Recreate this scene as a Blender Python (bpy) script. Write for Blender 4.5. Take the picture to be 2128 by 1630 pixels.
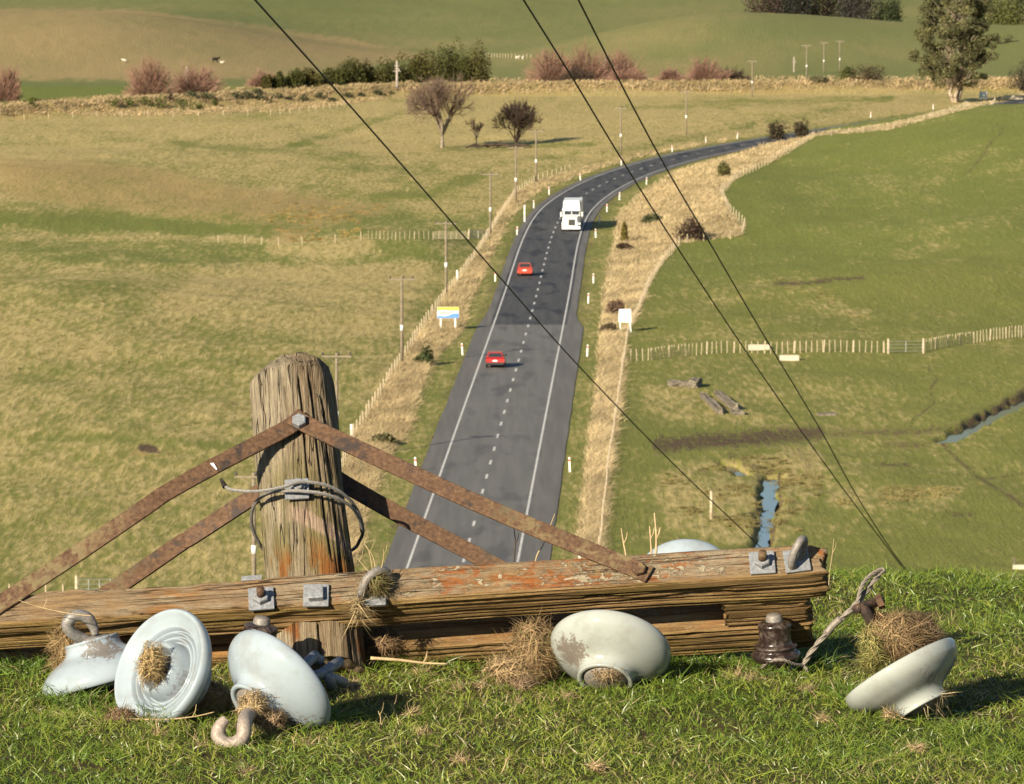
import bpy, bmesh, math, random
import numpy as np
from mathutils import Vector, Matrix, Quaternion

for o in list(bpy.data.objects):
    bpy.data.objects.remove(o)
scene = bpy.context.scene
COL = scene.collection
rad = math.radians

# ------------------------------------------------------------------ camera
IW, IH, FPX = 2128.0, 1630.0, 11228.0
PITCH = math.atan(1035.0 / FPX)
ZC = 43.0                                    # eye height above the valley floor
cam_d = bpy.data.cameras.new('Camera')
cam = bpy.data.objects.new('Camera', cam_d)
COL.objects.link(cam)
cam.location = (0, 0, ZC)
cam.rotation_euler = (math.pi / 2 - PITCH, 0, 0)
cam_d.sensor_width = 36.0
cam_d.lens = 36.0 * FPX / IW
cam_d.clip_start = 0.5
cam_d.clip_end = 9000
cam_d.dof.use_dof = True
cam_d.dof.focus_distance = 11.3
cam_d.dof.aperture_fstop = 52.0
scene.camera = cam

# ------------------------------------------------------------------ sky, sun, exposure
SUN_EL, SUN_AZ = rad(21), rad(213)           # from behind the camera, to its left
wld = bpy.data.worlds.new('World')
scene.world = wld
wld.use_nodes = True
wn = wld.node_tree.nodes
wn.clear()
wo = wn.new('ShaderNodeOutputWorld')
wb = wn.new('ShaderNodeBackground')
ws = wn.new('ShaderNodeTexSky')
ws.sky_type = 'NISHITA'
ws.sun_disc = False
ws.sun_elevation = SUN_EL
ws.sun_rotation = SUN_AZ
ws.ozone_density = 2.2
ws.dust_density = 0.6
wb.inputs['Strength'].default_value = 0.055
wld.node_tree.links.new(ws.outputs[0], wb.inputs[0])
wld.node_tree.links.new(wb.outputs[0], wo.inputs[0])
sd = bpy.data.lights.new('Sun', 'SUN')
sd.energy = 5.0
sd.angle = rad(0.55)
sd.color = (1.0, 0.88, 0.68)
sun = bpy.data.objects.new('Sun', sd)
COL.objects.link(sun)
to_sun = Vector((math.sin(SUN_AZ) * math.cos(SUN_EL), math.cos(SUN_AZ) * math.cos(SUN_EL), math.sin(SUN_EL)))
sun.rotation_euler = to_sun.to_track_quat('Z', 'Y').to_euler()
sun.location = (-20, -30, 90)
scene.view_settings.view_transform = 'Standard'
scene.view_settings.look = 'None'
scene.view_settings.exposure = 0.95
scene.view_settings.gamma = 1.0
scene.render.engine = 'CYCLES'

# ------------------------------------------------------------------ helpers: maths
CP, SP = math.cos(PITCH), math.sin(PITCH)

def ray(px, py):
    """direction with unit Y of the sight line through a photo pixel"""
    a = (np.asarray(px, float) - IW / 2) / FPX
    b = (IH / 2 - np.asarray(py, float)) / FPX
    dy = CP + b * SP
    dz = -SP + b * CP
    return a / dy, dz / dy

def at(px, py, Y):
    ax, az = ray(px, py)
    return Vector((float(ax) * Y, Y, ZC + float(az) * Y))

def pix(x, y, z):
    x, y, z = np.asarray(x, float), np.asarray(y, float), np.asarray(z, float) - ZC
    d = y * CP - z * SP
    u = y * SP + z * CP
    return IW / 2 + FPX * x / d, IH / 2 - FPX * u / d

def hash2(ix, iy, seed):
    h = (ix.astype(np.int64) * 374761393 + iy.astype(np.int64) * 668265263 + seed * 1442695041) & 0xFFFFFFFF
    h = ((h ^ (h >> 13)) * 1274126177) & 0xFFFFFFFF
    h = ((h ^ (h >> 16)) * 2246822519) & 0xFFFFFFFF
    return ((h ^ (h >> 15)) & 0xFFFFFF) / float(0xFFFFFF)

def vnoise(x, y, seed=0):
    x, y = np.asarray(x, float), np.asarray(y, float)
    ix, iy = np.floor(x), np.floor(y)
    fx, fy = x - ix, y - iy
    fx, fy = fx * fx * (3 - 2 * fx), fy * fy * (3 - 2 * fy)
    a, b = hash2(ix, iy, seed), hash2(ix + 1, iy, seed)
    c, d = hash2(ix, iy + 1, seed), hash2(ix + 1, iy + 1, seed)
    return (a * (1 - fx) + b * fx) * (1 - fy) + (c * (1 - fx) + d * fx) * fy

def fbm(x, y, octv=4, seed=0):
    s, a, t = 0.0, 1.0, 0.0
    for i in range(octv):
        s = s + a * vnoise(np.asarray(x) * 2 ** i, np.asarray(y) * 2 ** i, seed + i * 17)
        t += a
        a *= 0.5
    return s / t

def sstep(a, b, x):
    t = np.clip((np.asarray(x, float) - a) / (b - a), 0, 1)
    return t * t * (3 - 2 * t)

def gauss(x, y, cx, cy, sx, sy):
    return np.exp(-0.5 * ((x - cx) / sx) ** 2 - 0.5 * ((y - cy) / sy) ** 2)

# ------------------------------------------------------------------ helpers: objects
def tag(o, label=None, cat=None, group=None, kind=None):
    if label: o['label'] = label
    if cat: o['category'] = cat
    if group: o['group'] = group
    if kind: o['kind'] = kind
    return o

def empty(name, loc=(0, 0, 0), label=None, cat=None, group=None, rot=None):
    o = bpy.data.objects.new(name, None)
    o.empty_display_size = 0.05
    COL.objects.link(o)
    o.location = loc
    if rot is not None:
        o.rotation_mode = 'QUATERNION'
        o.rotation_quaternion = rot
    return tag(o, label, cat, group)

def link_mesh(name, me, mat, parent=None, smooth=False):
    if mat is not None:
        for m in (mat if isinstance(mat, (list, tuple)) else [mat]):
            me.materials.append(m)
    o = bpy.data.objects.new(name, me)
    COL.objects.link(o)
    if parent is not None:
        o.parent = parent
    if smooth:
        me.polygons.foreach_set('use_smooth', np.ones(len(me.polygons), bool))
    return o

def fast_mesh(name, V, Fc, mat, parent=None, col=None, smooth=False):
    """V (n,3), Fc (m,k) index array with k = 3 or 4, col (n,3 or 4) point colours"""
    V = np.ascontiguousarray(V, np.float32)
    Fc = np.ascontiguousarray(Fc, np.int32)
    me = bpy.data.meshes.new(name)
    k = Fc.shape[1]
    me.vertices.add(len(V))
    me.vertices.foreach_set('co', V.ravel())
    me.loops.add(Fc.size)
    me.loops.foreach_set('vertex_index', Fc.ravel())
    me.polygons.add(len(Fc))
    me.polygons.foreach_set('loop_start', np.arange(0, Fc.size, k, dtype=np.int32))
    if col is not None:
        c = np.ones((len(V), 4), np.float32)
        c[:, :col.shape[1]] = col
        a = me.attributes.new('col', 'FLOAT_COLOR', 'POINT')
        a.data.foreach_set('color', c.ravel())
    me.update(calc_edges=True)
    me.validate()
    return link_mesh(name, me, mat, parent, smooth)

class MB:
    """collects shapes into one mesh"""
    def __init__(s):
        s.v, s.f = [], []
    def add(s, vs, fs, M=None):
        b = len(s.v)
        s.v += [tuple(M @ Vector(p)) if M is not None else tuple(p) for p in vs]
        s.f += [tuple(b + i for i in f) for f in fs]
        return s
    def box(s, c, d, M=None, taper=1.0):
        x, y, z = d[0] / 2, d[1] / 2, d[2] / 2
        vs = []
        for sz, t in ((-z, 1.0), (z, taper)):
            for sx, sy in ((-x, -y), (x, -y), (x, y), (-x, y)):
                vs.append((c[0] + sx * t, c[1] + sy * t, c[2] + sz))
        return s.add(vs, [(0, 3, 2, 1), (4, 5, 6, 7), (0, 1, 5, 4), (1, 2, 6, 5), (2, 3, 7, 6), (3, 0, 4, 7)], M)
    def hexa(s, bottom, top, M=None):
        return s.add(list(bottom) + list(top), [(0, 3, 2, 1), (4, 5, 6, 7), (0, 1, 5, 4), (1, 2, 6, 5), (2, 3, 7, 6), (3, 0, 4, 7)], M)
    def tube(s, pts, r, n=8, cap=True, flat=None):
        pts = [Vector(p) for p in pts]
        m = len(pts)
        rr = r if isinstance(r, (list, tuple, np.ndarray)) else [r] * m
        up = None
        rings = []
        for i, p in enumerate(pts):
            t = (pts[min(i + 1, m - 1)] - pts[max(i - 1, 0)]).normalized()
            if up is None:
                up = t.orthogonal().normalized()
            up = (up - t * up.dot(t))
            if up.length < 1e-6:
                up = t.orthogonal()
            up.normalize()
            sd_ = t.cross(up)
            rings.append([p + (up * math.cos(2 * math.pi * k / n) + sd_ * math.sin(2 * math.pi * k / n)) * rr[i] for k in range(n)])
        vs = [q for rg in rings for q in rg]
        fs = [(i * n + k, i * n + (k + 1) % n, (i + 1) * n + (k + 1) % n, (i + 1) * n + k) for i in range(m - 1) for k in range(n)]
        if cap:
            fs.append(tuple(range(n - 1, -1, -1)))
            fs.append(tuple((m - 1) * n + k for k in range(n)))
        return s.add(vs, fs)
    def lathe(s, prof, n=48, M=None):
        vs, fs = [], []
        m = len(prof)
        for r, z in prof:
            for k in range(n):
                a = 2 * math.pi * k / n
                vs.append((max(r, 1e-4) * math.cos(a), max(r, 1e-4) * math.sin(a), z))
        for i in range(m - 1):
            for k in range(n):
                fs.append((i * n + k, (i + 1) * n + k, (i + 1) * n + (k + 1) % n, i * n + (k + 1) % n))
        return s.add(vs, fs, M)
    def build(s, name, mat, parent=None, smooth=False, bevel=0.0, seg=2):
        me = bpy.data.meshes.new(name)
        me.from_pydata(s.v, [], s.f)
        bm = bmesh.new()
        bm.from_mesh(me)
        if bevel:
            bmesh.ops.bevel(bm, geom=list(bm.edges), offset=bevel, segments=seg, affect='EDGES', profile=0.6)
        bmesh.ops.recalc_face_normals(bm, faces=bm.faces)
        bm.to_mesh(me)
        bm.free()
        me.update()
        o = link_mesh(name, me, mat, parent, smooth)
        if smooth == 'auto':
            me.set_sharp_from_angle(angle=rad(40))
        return o

def smooth_path(pts, n=8):
    pts = [Vector(p) for p in pts]
    out = []
    for i in range(len(pts) - 1):
        p0, p1, p2, p3 = pts[max(i - 1, 0)], pts[i], pts[i + 1], pts[min(i + 2, len(pts) - 1)]
        for k in range(n):
            t = k / n
            out.append(0.5 * ((2 * p1) + (p2 - p0) * t + (2 * p0 - 5 * p1 + 4 * p2 - p3) * t * t + (3 * p1 - p0 - 3 * p2 + p3) * t ** 3))
    out.append(pts[-1])
    return out

def copy_tree(o, parent=None):
    c = o.copy()
    COL.objects.link(c)
    c.parent = parent
    for ch in list(o.children):
        copy_tree(ch, c)
    return c

def ribbons(name, P, D, L, Wd, B, mat, col, parent=None, nseg=3, seed=0, side=None):
    """curved tapering blades: roots P, directions D, lengths L, widths Wd, bends B"""
    rg = np.random.default_rng(seed)
    n = len(P)
    D = D / np.linalg.norm(D, axis=1, keepdims=True)
    S = np.cross(D, rg.normal(size=(n, 3))) if side is None else side
    S = S / np.linalg.norm(S, axis=1, keepdims=True)
    k = 2 * nseg + 1
    V = np.zeros((n, k, 3))
    for i in range(nseg + 1):
        t = i / nseg
        c = P + D * (L * t)[:, None] + B * (L * t * t)[:, None]
        w = (Wd * 0.5 * (1 - t ** 1.6))[:, None]
        if i < nseg:
            V[:, 2 * i] = c - S * w
            V[:, 2 * i + 1] = c + S * w
        else:
            V[:, 2 * i] = c
    tr = []
    for i in range(nseg - 1):
        tr += [(2 * i, 2 * i + 1, 2 * i + 3), (2 * i, 2 * i + 3, 2 * i + 2)]
    tr.append((2 * nseg - 2, 2 * nseg - 1, 2 * nseg))
    T = (np.arange(n)[:, None, None] * k + np.array(tr)[None]).reshape(-1, 3)
    C = np.repeat(col, k, axis=0)
    return fast_mesh(name, V.reshape(-1, 3), T, mat, parent, C)

def cards(name, C, size, mat, col, parent=None, seed=0, up=0.0, aspect=1.0):
    """leaf-shaped four-sided faces with random facing"""
    rg = np.random.default_rng(seed)
    n = len(C)
    N = rg.normal(size=(n, 3))
    N[:, 2] += up
    N /= np.linalg.norm(N, axis=1, keepdims=True)
    A = np.cross(N, rg.normal(size=(n, 3)))
    A /= np.linalg.norm(A, axis=1, keepdims=True)
    Bv = np.cross(N, A)
    s = (size * rg.uniform(0.6, 1.3, n))[:, None]
    V = np.stack([C - A * s * aspect, C - Bv * s * 0.5, C + A * s * aspect, C + Bv * s * 0.5], 1).reshape(-1, 3)
    Q = np.arange(n * 4).reshape(-1, 4)
    return fast_mesh(name, V, Q, mat, parent, np.repeat(col, 4, axis=0))

# ------------------------------------------------------------------ helpers: materials
class NT:
    def __init__(s, name, rough=0.7, spec=0.3):
        s.m = bpy.data.materials.new(name)
        s.m.use_nodes = True
        s.t = s.m.node_tree
        s.t.nodes.clear()
        s.out = s.t.nodes.new('ShaderNodeOutputMaterial')
        s.b = s.t.nodes.new('ShaderNodeBsdfPrincipled')
        s.t.links.new(s.b.outputs[0], s.out.inputs[0])
        s.b.inputs['Roughness'].default_value = rough
        s.b.inputs['Specular IOR Level'].default_value = spec
        s._tc = None
    def put(s, sock, v):
        if hasattr(v, 'is_output'):
            s.t.links.new(v, sock)
        elif v is not None:
            if sock.type == 'RGBA' and len(v) == 3:
                v = (*v, 1)
            sock.default_value = v
    def tc(s, which='Object'):
        if s._tc is None:
            s._tc = s.t.nodes.new('ShaderNodeTexCoord')
        return s._tc.outputs[which]
    def pos(s):
        return s.t.nodes.new('ShaderNodeNewGeometry').outputs['Position']
    def mapv(s, vec, scale=(1, 1, 1), loc=(0, 0, 0), rot=(0, 0, 0)):
        n = s.t.nodes.new('ShaderNodeMapping')
        s.put(n.inputs['Vector'], vec)
        n.inputs['Scale'].default_value = scale
        n.inputs['Location'].default_value = loc
        n.inputs['Rotation'].default_value = rot
        return n.outputs[0]
    def noise(s, vec, scale=5, detail=4, rough=0.55, dist=0.0):
        n = s.t.nodes.new('ShaderNodeTexNoise')
        s.put(n.inputs['Vector'], vec)
        n.inputs['Scale'].default_value = scale
        n.inputs['Detail'].default_value = detail
        n.inputs['Roughness'].default_value = rough
        n.inputs['Distortion'].default_value = dist
        return n.outputs[0]
    def vor(s, vec, scale=5, feature='F1'):
        n = s.t.nodes.new('ShaderNodeTexVoronoi')
        n.feature = feature
        s.put(n.inputs['Vector'], vec)
        n.inputs['Scale'].default_value = scale
        return n.outputs['Distance']
    def ramp(s, f, stops, interp='LINEAR'):
        n = s.t.nodes.new('ShaderNodeValToRGB')
        n.color_ramp.interpolation = interp
        e = n.color_ramp.elements
        while len(e) < len(stops):
            e.new(0.5)
        for el, (p, c) in zip(e, stops):
            el.position = p
            el.color = (*c, 1) if not isinstance(c, (int, float)) else (c, c, c, 1)
        s.put(n.inputs[0], f)
        return n.outputs[0]
    def mix(s, f, a, b, mode='MIX'):
        n = s.t.nodes.new('ShaderNodeMix')
        n.data_type = 'RGBA'
        n.blend_type = mode
        s.put(n.inputs[0], f)
        s.put(n.inputs[6], a)
        s.put(n.inputs[7], b)
        return n.outputs[2]
    def math(s, op, a, b=0.0, c=None, clamp=False):
        n = s.t.nodes.new('ShaderNodeMath')
        n.operation = op
        n.use_clamp = clamp
        s.put(n.inputs[0], a)
        s.put(n.inputs[1], b)
        if c is not None:
            s.put(n.inputs[2], c)
        return n.outputs[0]
    def sep(s, vec):
        n = s.t.nodes.new('ShaderNodeSeparateXYZ')
        s.put(n.inputs[0], vec)
        return n.outputs
    def attr(s, name='col'):
        n = s.t.nodes.new('ShaderNodeAttribute')
        n.attribute_name = name
        return n
    def sepc(s, c):
        n = s.t.nodes.new('ShaderNodeSeparateColor')
        s.put(n.inputs[0], c)
        return n.outputs
    def smooth(s, x, a, b):
        n = s.t.nodes.new('ShaderNodeMapRange')
        n.interpolation_type = 'SMOOTHSTEP'
        s.put(n.inputs[0], x)
        n.inputs[1].default_value = a
        n.inputs[2].default_value = b
        return n.outputs[0]
    def bump(s, h, strength=0.5, dist=0.01, normal=None):
        n = s.t.nodes.new('ShaderNodeBump')
        n.inputs['Strength'].default_value = strength
        n.inputs['Distance'].default_value = dist
        s.put(n.inputs['Height'], h)
        if normal is not None:
            s.put(n.inputs['Normal'], normal)
        return n.outputs[0]
    def fin(s, color=None, rough=None, normal=None, metal=None):
        if color is not None: s.put(s.b.inputs['Base Color'], color)
        if rough is not None: s.put(s.b.inputs['Roughness'], rough)
        if normal is not None: s.put(s.b.inputs['Normal'], normal)
        if metal is not None: s.put(s.b.inputs['Metallic'], metal)
        return s.m

def plain(name, c, rough=0.6, spec=0.3, var=0.15, scale=8.0, metal=0.0):
    n = NT(name, rough, spec)
    f = n.noise(n.tc(), scale, 3)
    k = n.ramp(f, [(0.3, 1 - var), (0.7, 1 + var)])
    return n.fin(n.mix(1.0, (*c, 1), k, 'MULTIPLY'), metal=metal)

def attr_mat(name, rough=0.6, spec=0.25, transl=0.0, scale=0.0):
    """colour from the blade / leaf colour attribute"""
    n = NT(name, rough, spec)
    c = n.attr().outputs['Color']
    n.fin(c)
    if transl:
        tr = n.t.nodes.new('ShaderNodeBsdfTranslucent')
        n.put(tr.inputs[0], c)
        mx = n.t.nodes.new('ShaderNodeMixShader')
        mx.inputs[0].default_value = transl
        n.t.links.new(n.b.outputs[0], mx.inputs[1])
        n.t.links.new(tr.outputs[0], mx.inputs[2])
        n.t.links.new(mx.outputs[0], n.out.inputs[0])
    return n.m
# ------------------------------------------------------------------ the land
RY = np.array([120., 352, 500, 600, 700, 735, 772, 811, 854, 894, 956, 1050, 1150, 1300, 1600])
RX = np.array([-8.7, -3.0, .66, 3.1, 5.7, 7.3, 10.2, 14.6, 21.4, 30.0, 48.6, 81.0, 117., 172., 284.])

def _spline(xs, ys):
    n = len(xs)
    h = np.diff(xs)
    A = np.zeros((n, n)); r = np.zeros(n)
    A[0, 0] = A[-1, -1] = 1
    for i in range(1, n - 1):
        A[i, i - 1], A[i, i], A[i, i + 1] = h[i - 1], 2 * (h[i - 1] + h[i]), h[i]
        r[i] = 3 * ((ys[i + 1] - ys[i]) / h[i] - (ys[i] - ys[i - 1]) / h[i - 1])
    c = np.linalg.solve(A, r)
    b = np.diff(ys) / h - h * (2 * c[:-1] + c[1:]) / 3
    d = np.diff(c) / (3 * h)
    def f(q):
        q = np.asarray(q, float)
        i = np.clip(np.searchsorted(xs, q) - 1, 0, n - 2)
        t = q - xs[i]
        return ys[i] + b[i] * t + c[i] * t ** 2 + d[i] * t ** 3
    return f
xroad = _spline(RY, RX)

def yrail(x):
    return np.interp(x, [-600, -300, -100, -24, 56, 150, 400, 900], [640, 820, 1049, 1168, 1182, 1198, 1232, 1300])

DITCH = [  # photo traces of the running water: points and half width in metres
    ([(1604, 985), (1599, 1020), (1597, 1050), (1588, 1100), (1581, 1140), (1574, 1210)], 0.45),
    ([(1508, 957), (1528, 966), (1546, 980)], 0.42),
    ([(1965, 912), (2000, 893), (2050, 868), (2128, 828), (2300, 745)], 0.62)]
def flat_xy(p):
    ax, az = ray(p[0], p[1])
    Y = ZC / -az
    return (float(ax * Y), float(Y))
DITCH_W = [([flat_xy(p) for p in d], w) for d, w in DITCH]

def seg_dist(x, y, pts):
    best = np.full(np.shape(x), 1e9)
    for (ax, ay), (bx, by) in zip(pts[:-1], pts[1:]):
        dx, dy = bx - ax, by - ay
        t = np.clip(((x - ax) * dx + (y - ay) * dy) / (dx * dx + dy * dy), 0, 1)
        best = np.minimum(best, np.hypot(x - ax - t * dx, y - ay - t * dy))
    return best

def zt(x, y, fine=True):
    """height of the valley and the hills beyond"""
    x, y = np.asarray(x, float), np.asarray(y, float)
    z = 2.6 * gauss(x, y, -48, 540, 26, 48) + 2.2 * gauss(x, y, -70, 815, 34, 60)
    z = z + 1.3 * gauss(x, y, -12, 655, 9, 16)
    z = z + 8.6 * gauss(x, y, 92, 850, 30, 125) + 1.9 * gauss(x, y, 62, 640, 15, 34) + 1.2 * gauss(x, y, 48, 590, 10, 14)
    z = z + 1.5 * gauss(x, y, 30, 770, 8, 60)
    lim = 1 - sstep(1060, 1160, y)
    z = z * lim
    z = z + (fbm(x / 26, y / 40, 3, 5) - 0.5) * 1.5 * sstep(340, 420, y) * (1 - sstep(1000, 1170, y))
    m = sstep(0, 1, (np.abs(x - xroad(y)) - 6.5) / (8.5 + 17 * sstep(880, 970, y)))
    z = z * m
    z = z - 3.0 * sstep(1205, 1300, y)
    e = (y - yrail(x)) / 11.0
    z = z + 2.5 * np.exp(-e ** 4)
    # hills beyond the railway
    hl = 12.6 * (1 - sstep(-122, -22, x)) * (1 + 0.4 * sstep(-150, -400, x))
    z = z + hl * np.where(y < 1540, sstep(1310, 1540, y), 1 - 0.75 * sstep(1540, 1740, y))
    sx = np.where(x < 62, 36., 52.)
    z = z + 13.4 * np.exp(-0.5 * ((x - 62) / sx) ** 2) * np.exp(-0.5 * ((y - 1485) / 85) ** 2)
    z = z + 9 * gauss(x, y, 165, 1440, 35, 70)
    b = np.maximum(y - 1600, 0)
    z = z + 0.058 * b + 0.000022 * b * b + (fbm(x / 90, y / 140, 3, 9) - 0.5) * 16 * sstep(1650, 2000, y)
    if fine:
        z = z + (fbm(x / 3.2, y / 4.5, 3, 21) - 0.5) * 0.30 * m
        for pts, w in DITCH_W:
            if np.min(y) < 560:
                d = seg_dist(x, y, pts)
                z = z - 0.62 * (1 - sstep(w * 0.7, w * 2.2, d + (fbm(x * 1.3, y * .35, 3, 3) - .5) * w * 2.2))
    return z

_YS = np.concatenate([np.linspace(300, 1300, 700), np.linspace(1303, 2600, 300)])
def gp(px, py):
    """point of the land seen at a photo pixel (arrays or scalars)"""
    px, py = np.atleast_1d(np.asarray(px, float)), np.atleast_1d(np.asarray(py, float))
    ax, az = ray(px, py)
    prev = np.full(len(px), _YS[0]); hit = np.zeros(len(px), bool); Y = np.full(len(px), _YS[-1])
    step = 40
    X = ax[:, None] * _YS[None]
    H = np.concatenate([zt(X[:, i:i + step], np.broadcast_to(_YS[None, i:i + step], X[:, i:i + step].shape), False) for i in range(0, len(_YS), step)], 1)
    below = (ZC + az[:, None] * _YS[None]) < H
    idx = np.argmax(below, 1)
    idx = np.where(below.any(1), idx, len(_YS) - 1)
    i0 = np.maximum(idx - 1, 0)
    lo, hi = _YS[i0], _YS[idx]
    for _ in range(12):
        mid = (lo + hi) / 2
        b = (ZC + az * mid) < zt(ax * mid, mid, False)
        hi = np.where(b, mid, hi); lo = np.where(b, lo, mid)
    x, y = ax * hi, hi
    return np.stack([x, y, zt(x, y)], 1)
def gp1(px, py):
    return Vector(gp(px, py)[0])
def on_land(px, Y):
    ax, _ = ray(px, 400.)
    x = float(ax) * Y
    return Vector((x, Y, float(zt(x, np.array(float(Y))))))

def pdist(u, v, poly):
    """signed pixel distance to an outline, positive inside"""
    inside = np.zeros(np.shape(u), bool)
    n = len(poly)
    for i in range(n):
        (x1, y1), (x2, y2) = poly[i], poly[(i + 1) % n]
        c = ((y1 > v) != (y2 > v)) & (u < (x2 - x1) * (v - y1) / (y2 - y1 + 1e-12) + x1)
        inside ^= c
    d = seg_dist(u, v, list(poly) + [poly[0]])
    return np.where(inside, d, -d)

# outlines of what grows where, traced on the photograph
VERGE_L = [(690, 1180), (700, 1010), (738, 900), (800, 800), (868, 695), (925, 615), (985, 530), (1035, 440), (1072, 398), (1120, 376), (1200, 352), (1330, 322), (1500, 290), (1515, 296),
           (1340, 333), (1212, 363), (1125, 396), (1092, 422), (1060, 475), (1018, 552), (978, 620), (960, 690), (905, 740), (880, 790), (862, 850), (850, 900), (800, 950), (760, 1060), (735, 1180)]
VERGE_R = [(1196, 1180), (1212, 1040), (1226, 900), (1240, 790), (1248, 700), (1252, 620), (1262, 560), (1276, 500), (1284, 445), (1330, 402), (1390, 362), (1450, 330), (1530, 298), (1600, 280), (1690, 270),
           (1690, 286), (1610, 335), (1535, 368), (1495, 403), (1515, 440), (1545, 470), (1540, 492), (1470, 496), (1410, 508), (1375, 545), (1345, 592), (1330, 640), (1300, 690), (1298, 750), (1285, 850), (1270, 950), (1252, 1080), (1244, 1180)]
VERGE_F = [(1690, 284), (1850, 269), (2000, 230), (2128, 200), (2128, 196), (1990, 222), (1840, 260), (1690, 277)]
BANK = [(-200, 222), (0, 214), (400, 188), (850, 166), (1200, 163), (1560, 160), (2300, 158), (2300, 184), (1560, 190), (1000, 196), (820, 205), (640, 228), (420, 240), (0, 242), (-200, 246)]
BOWL = [(0, 332), (200, 336), (330, 350), (480, 385), (620, 400), (800, 425), (820, 445), (700, 470), (600, 505), (520, 480), (420, 470), (250, 440), (120, 428), (0, 405)]
HILL_L = [(-200, 170), (0, 165), (250, 168), (560, 165), (700, 150), (900, 118), (850, 104), (700, 78), (550, 52), (300, 22), (0, 18), (-200, 18)]
WEDGE = [(-200, 170), (0, 168), (250, 176), (380, 182), (330, 190), (0, 212), (-200, 220)]
TRACKS = [([(297, 931), (318, 933)], 8, 1.5), ([(2070, 258), (2088, 272), (2050, 305), (2042, 325), (2020, 350), (2005, 362)], 3, .8), ([(1920, 385), (1908, 410), (1918, 432), (1935, 440)], 3, .7),
          ([(1610, 588), (1680, 590), (1745, 580), (1795, 578)], 6, .9), ([(1930, 765), (1945, 790), (1935, 810), (1940, 840), (1900, 870), (1895, 885)], 4, .8),
          ([(1370, 925), (1500, 915), (1640, 905), (1700, 900)], 20, .95), ([(1700, 902), (1800, 900), (1900, 897), (1985, 890)], 11, .7),
          ([(1985, 900), (2060, 862), (2140, 815)], 17, 1.), ([(1960, 925), (2030, 990), (2128, 1050)], 6, .8), ([(2030, 998), (2128, 985)], 4, .7),
          ([(1520, 950), (1570, 975), (1600, 985)], 12, .75), ([(1660, 935), (1690, 985), (1700, 1010)], 20, .5), ([(1840, 925), (1930, 925)], 9, .7), ([(1820, 965), (1890, 965)], 6, .75), ([(1970, 1065), (2015, 1072)], 6, .8),
          ([(1620, 985), (1622, 1030), (1610, 1090), (1600, 1140), (1595, 1200)], 7, .9), ([(1575, 985), (1578, 1040), (1565, 1090), (1555, 1200)], 8, .75),
          ([(1550, 505), (1545, 560), (1580, 600)], 4, .35), ([(1560, 1000), (1550, 1200)], 18, .35),
          ([(0, 332), (200, 336), (330, 350), (480, 385)], 3, .5), ([(240, 942), (300, 934), (360, 944)], 5, .6), ([(0, 558), (300, 545), (900, 532)], 4, .12), ([(650, 40), (1000, 52), (1150, 50)], 3, .4)]
PATCH_DRY = [([(-100, 488), (600, 491), (600, 501), (-100, 501)], .5), ([(430, 560), (900, 545), (820, 700), (600, 690), (300, 640)], .28), ([(1360, 985), (1460, 960), (1560, 950), (1700, 920), (1720, 990), (1660, 1100), (1610, 1130), (1480, 1130), (1380, 1080)], .32),
             ([(1720, 1000), (1990, 1015), (1980, 1060), (1720, 1050)], .30), ([(1330, 800), (1420, 800), (1600, 870), (1480, 880), (1340, 860)], .28), ([(1560, 560), (1700, 590), (1810, 660), (1700, 650), (1590, 620)], .22),
             ([(560, 500), (760, 490), (800, 530), (650, 545), (560, 525)], .45), ([(1560, 175), (1900, 182), (1900, 200), (1560, 205)], .3), ([(1000, 175), (1700, 172), (1700, 200), (1000, 212)], .3)]

t_in = np.linspace(-0.104, 0.104, 440)
t_out = 0.104 + 0.6 * np.linspace(0, 1, 34)[1:] ** 2
TT = np.concatenate([-t_out[::-1], t_in, t_out])
v_in = np.arange(1230, 146, -3.3)
YY = np.concatenate([np.linspace(100, 325, 14), FPX * ZC / (v_in + 220), np.arange(1326, 1800, 5.), np.linspace(1805, 2500, 60), np.linspace(2540, 5200, 30)])
GT, GY = np.meshgrid(TT, YY)
GX = GT * GY
GZ = zt(GX, GY)
GU, GV = pix(GX, GY, GZ)
jn = (fbm(GX / 1.3, GY / 6.0, 3, 31) - 0.5)
ju, jv = GU + jn * 26, GV + (fbm(GX / 1.7, GY / 9.0, 3, 37) - 0.5) * 14

dry = 0.40 + 0.34 * (fbm(GX / 7, GY / 26, 4, 41) - 0.5) + 0.50 * (fbm(GX / 26, GY / 70, 3, 43) - 0.5)
lush = np.zeros_like(GX); soil = np.zeros_like(GX); och = np.zeros_like(GX)
left = (GX < xroad(GY)) & (GY < 1120)
dry = dry + np.where(left, 0.13, 0)
dry = dry + 0.26 * sstep(440, 300, GV) * np.where(GX < xroad(GY), 1, 0) * (GY < 1330)
lush = lush + 0.5 * sstep(440, 455, GV) * (1 - sstep(540, 560, GV)) * left
dry = dry - 0.24 * sstep(430, 455, jv) * (1 - sstep(535, 556, jv)) * left
rh = (GX > xroad(GY) + 8) & (GY < 1160)
dry = dry + np.where(rh & (GV < 690), .42, 0) * (fbm((GX + GY * .1) / 16, (GY - GX * 1.4) / 8., 4, 53) - .5) - np.where(rh & (GV < 690), 0.30, 0) - np.where(rh & (GV >= 690), 0.20, 0)
lush = lush + np.where(rh, 0.55 * sstep(620, 560, GV + (GU - 1500) * 0.12), 0)
m = sstep(-10, 14, pdist(ju, jv, BOWL)); och = np.maximum(och, m * 0.8); dry = dry + m * 0.2
far = GY > yrail(GX) + 30
m = sstep(-3, 6, pdist(ju, jv, HILL_L)) * far
dry = dry * (1 - far) + far * (0.30 + 0.55 * (fbm(GX / 40, GY / 60, 3, 47) - 0.5)) + m * 0.42
och = np.maximum(och, m * 0.50)
lush = np.where(far & (m < .5), 0.30, lush)
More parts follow.
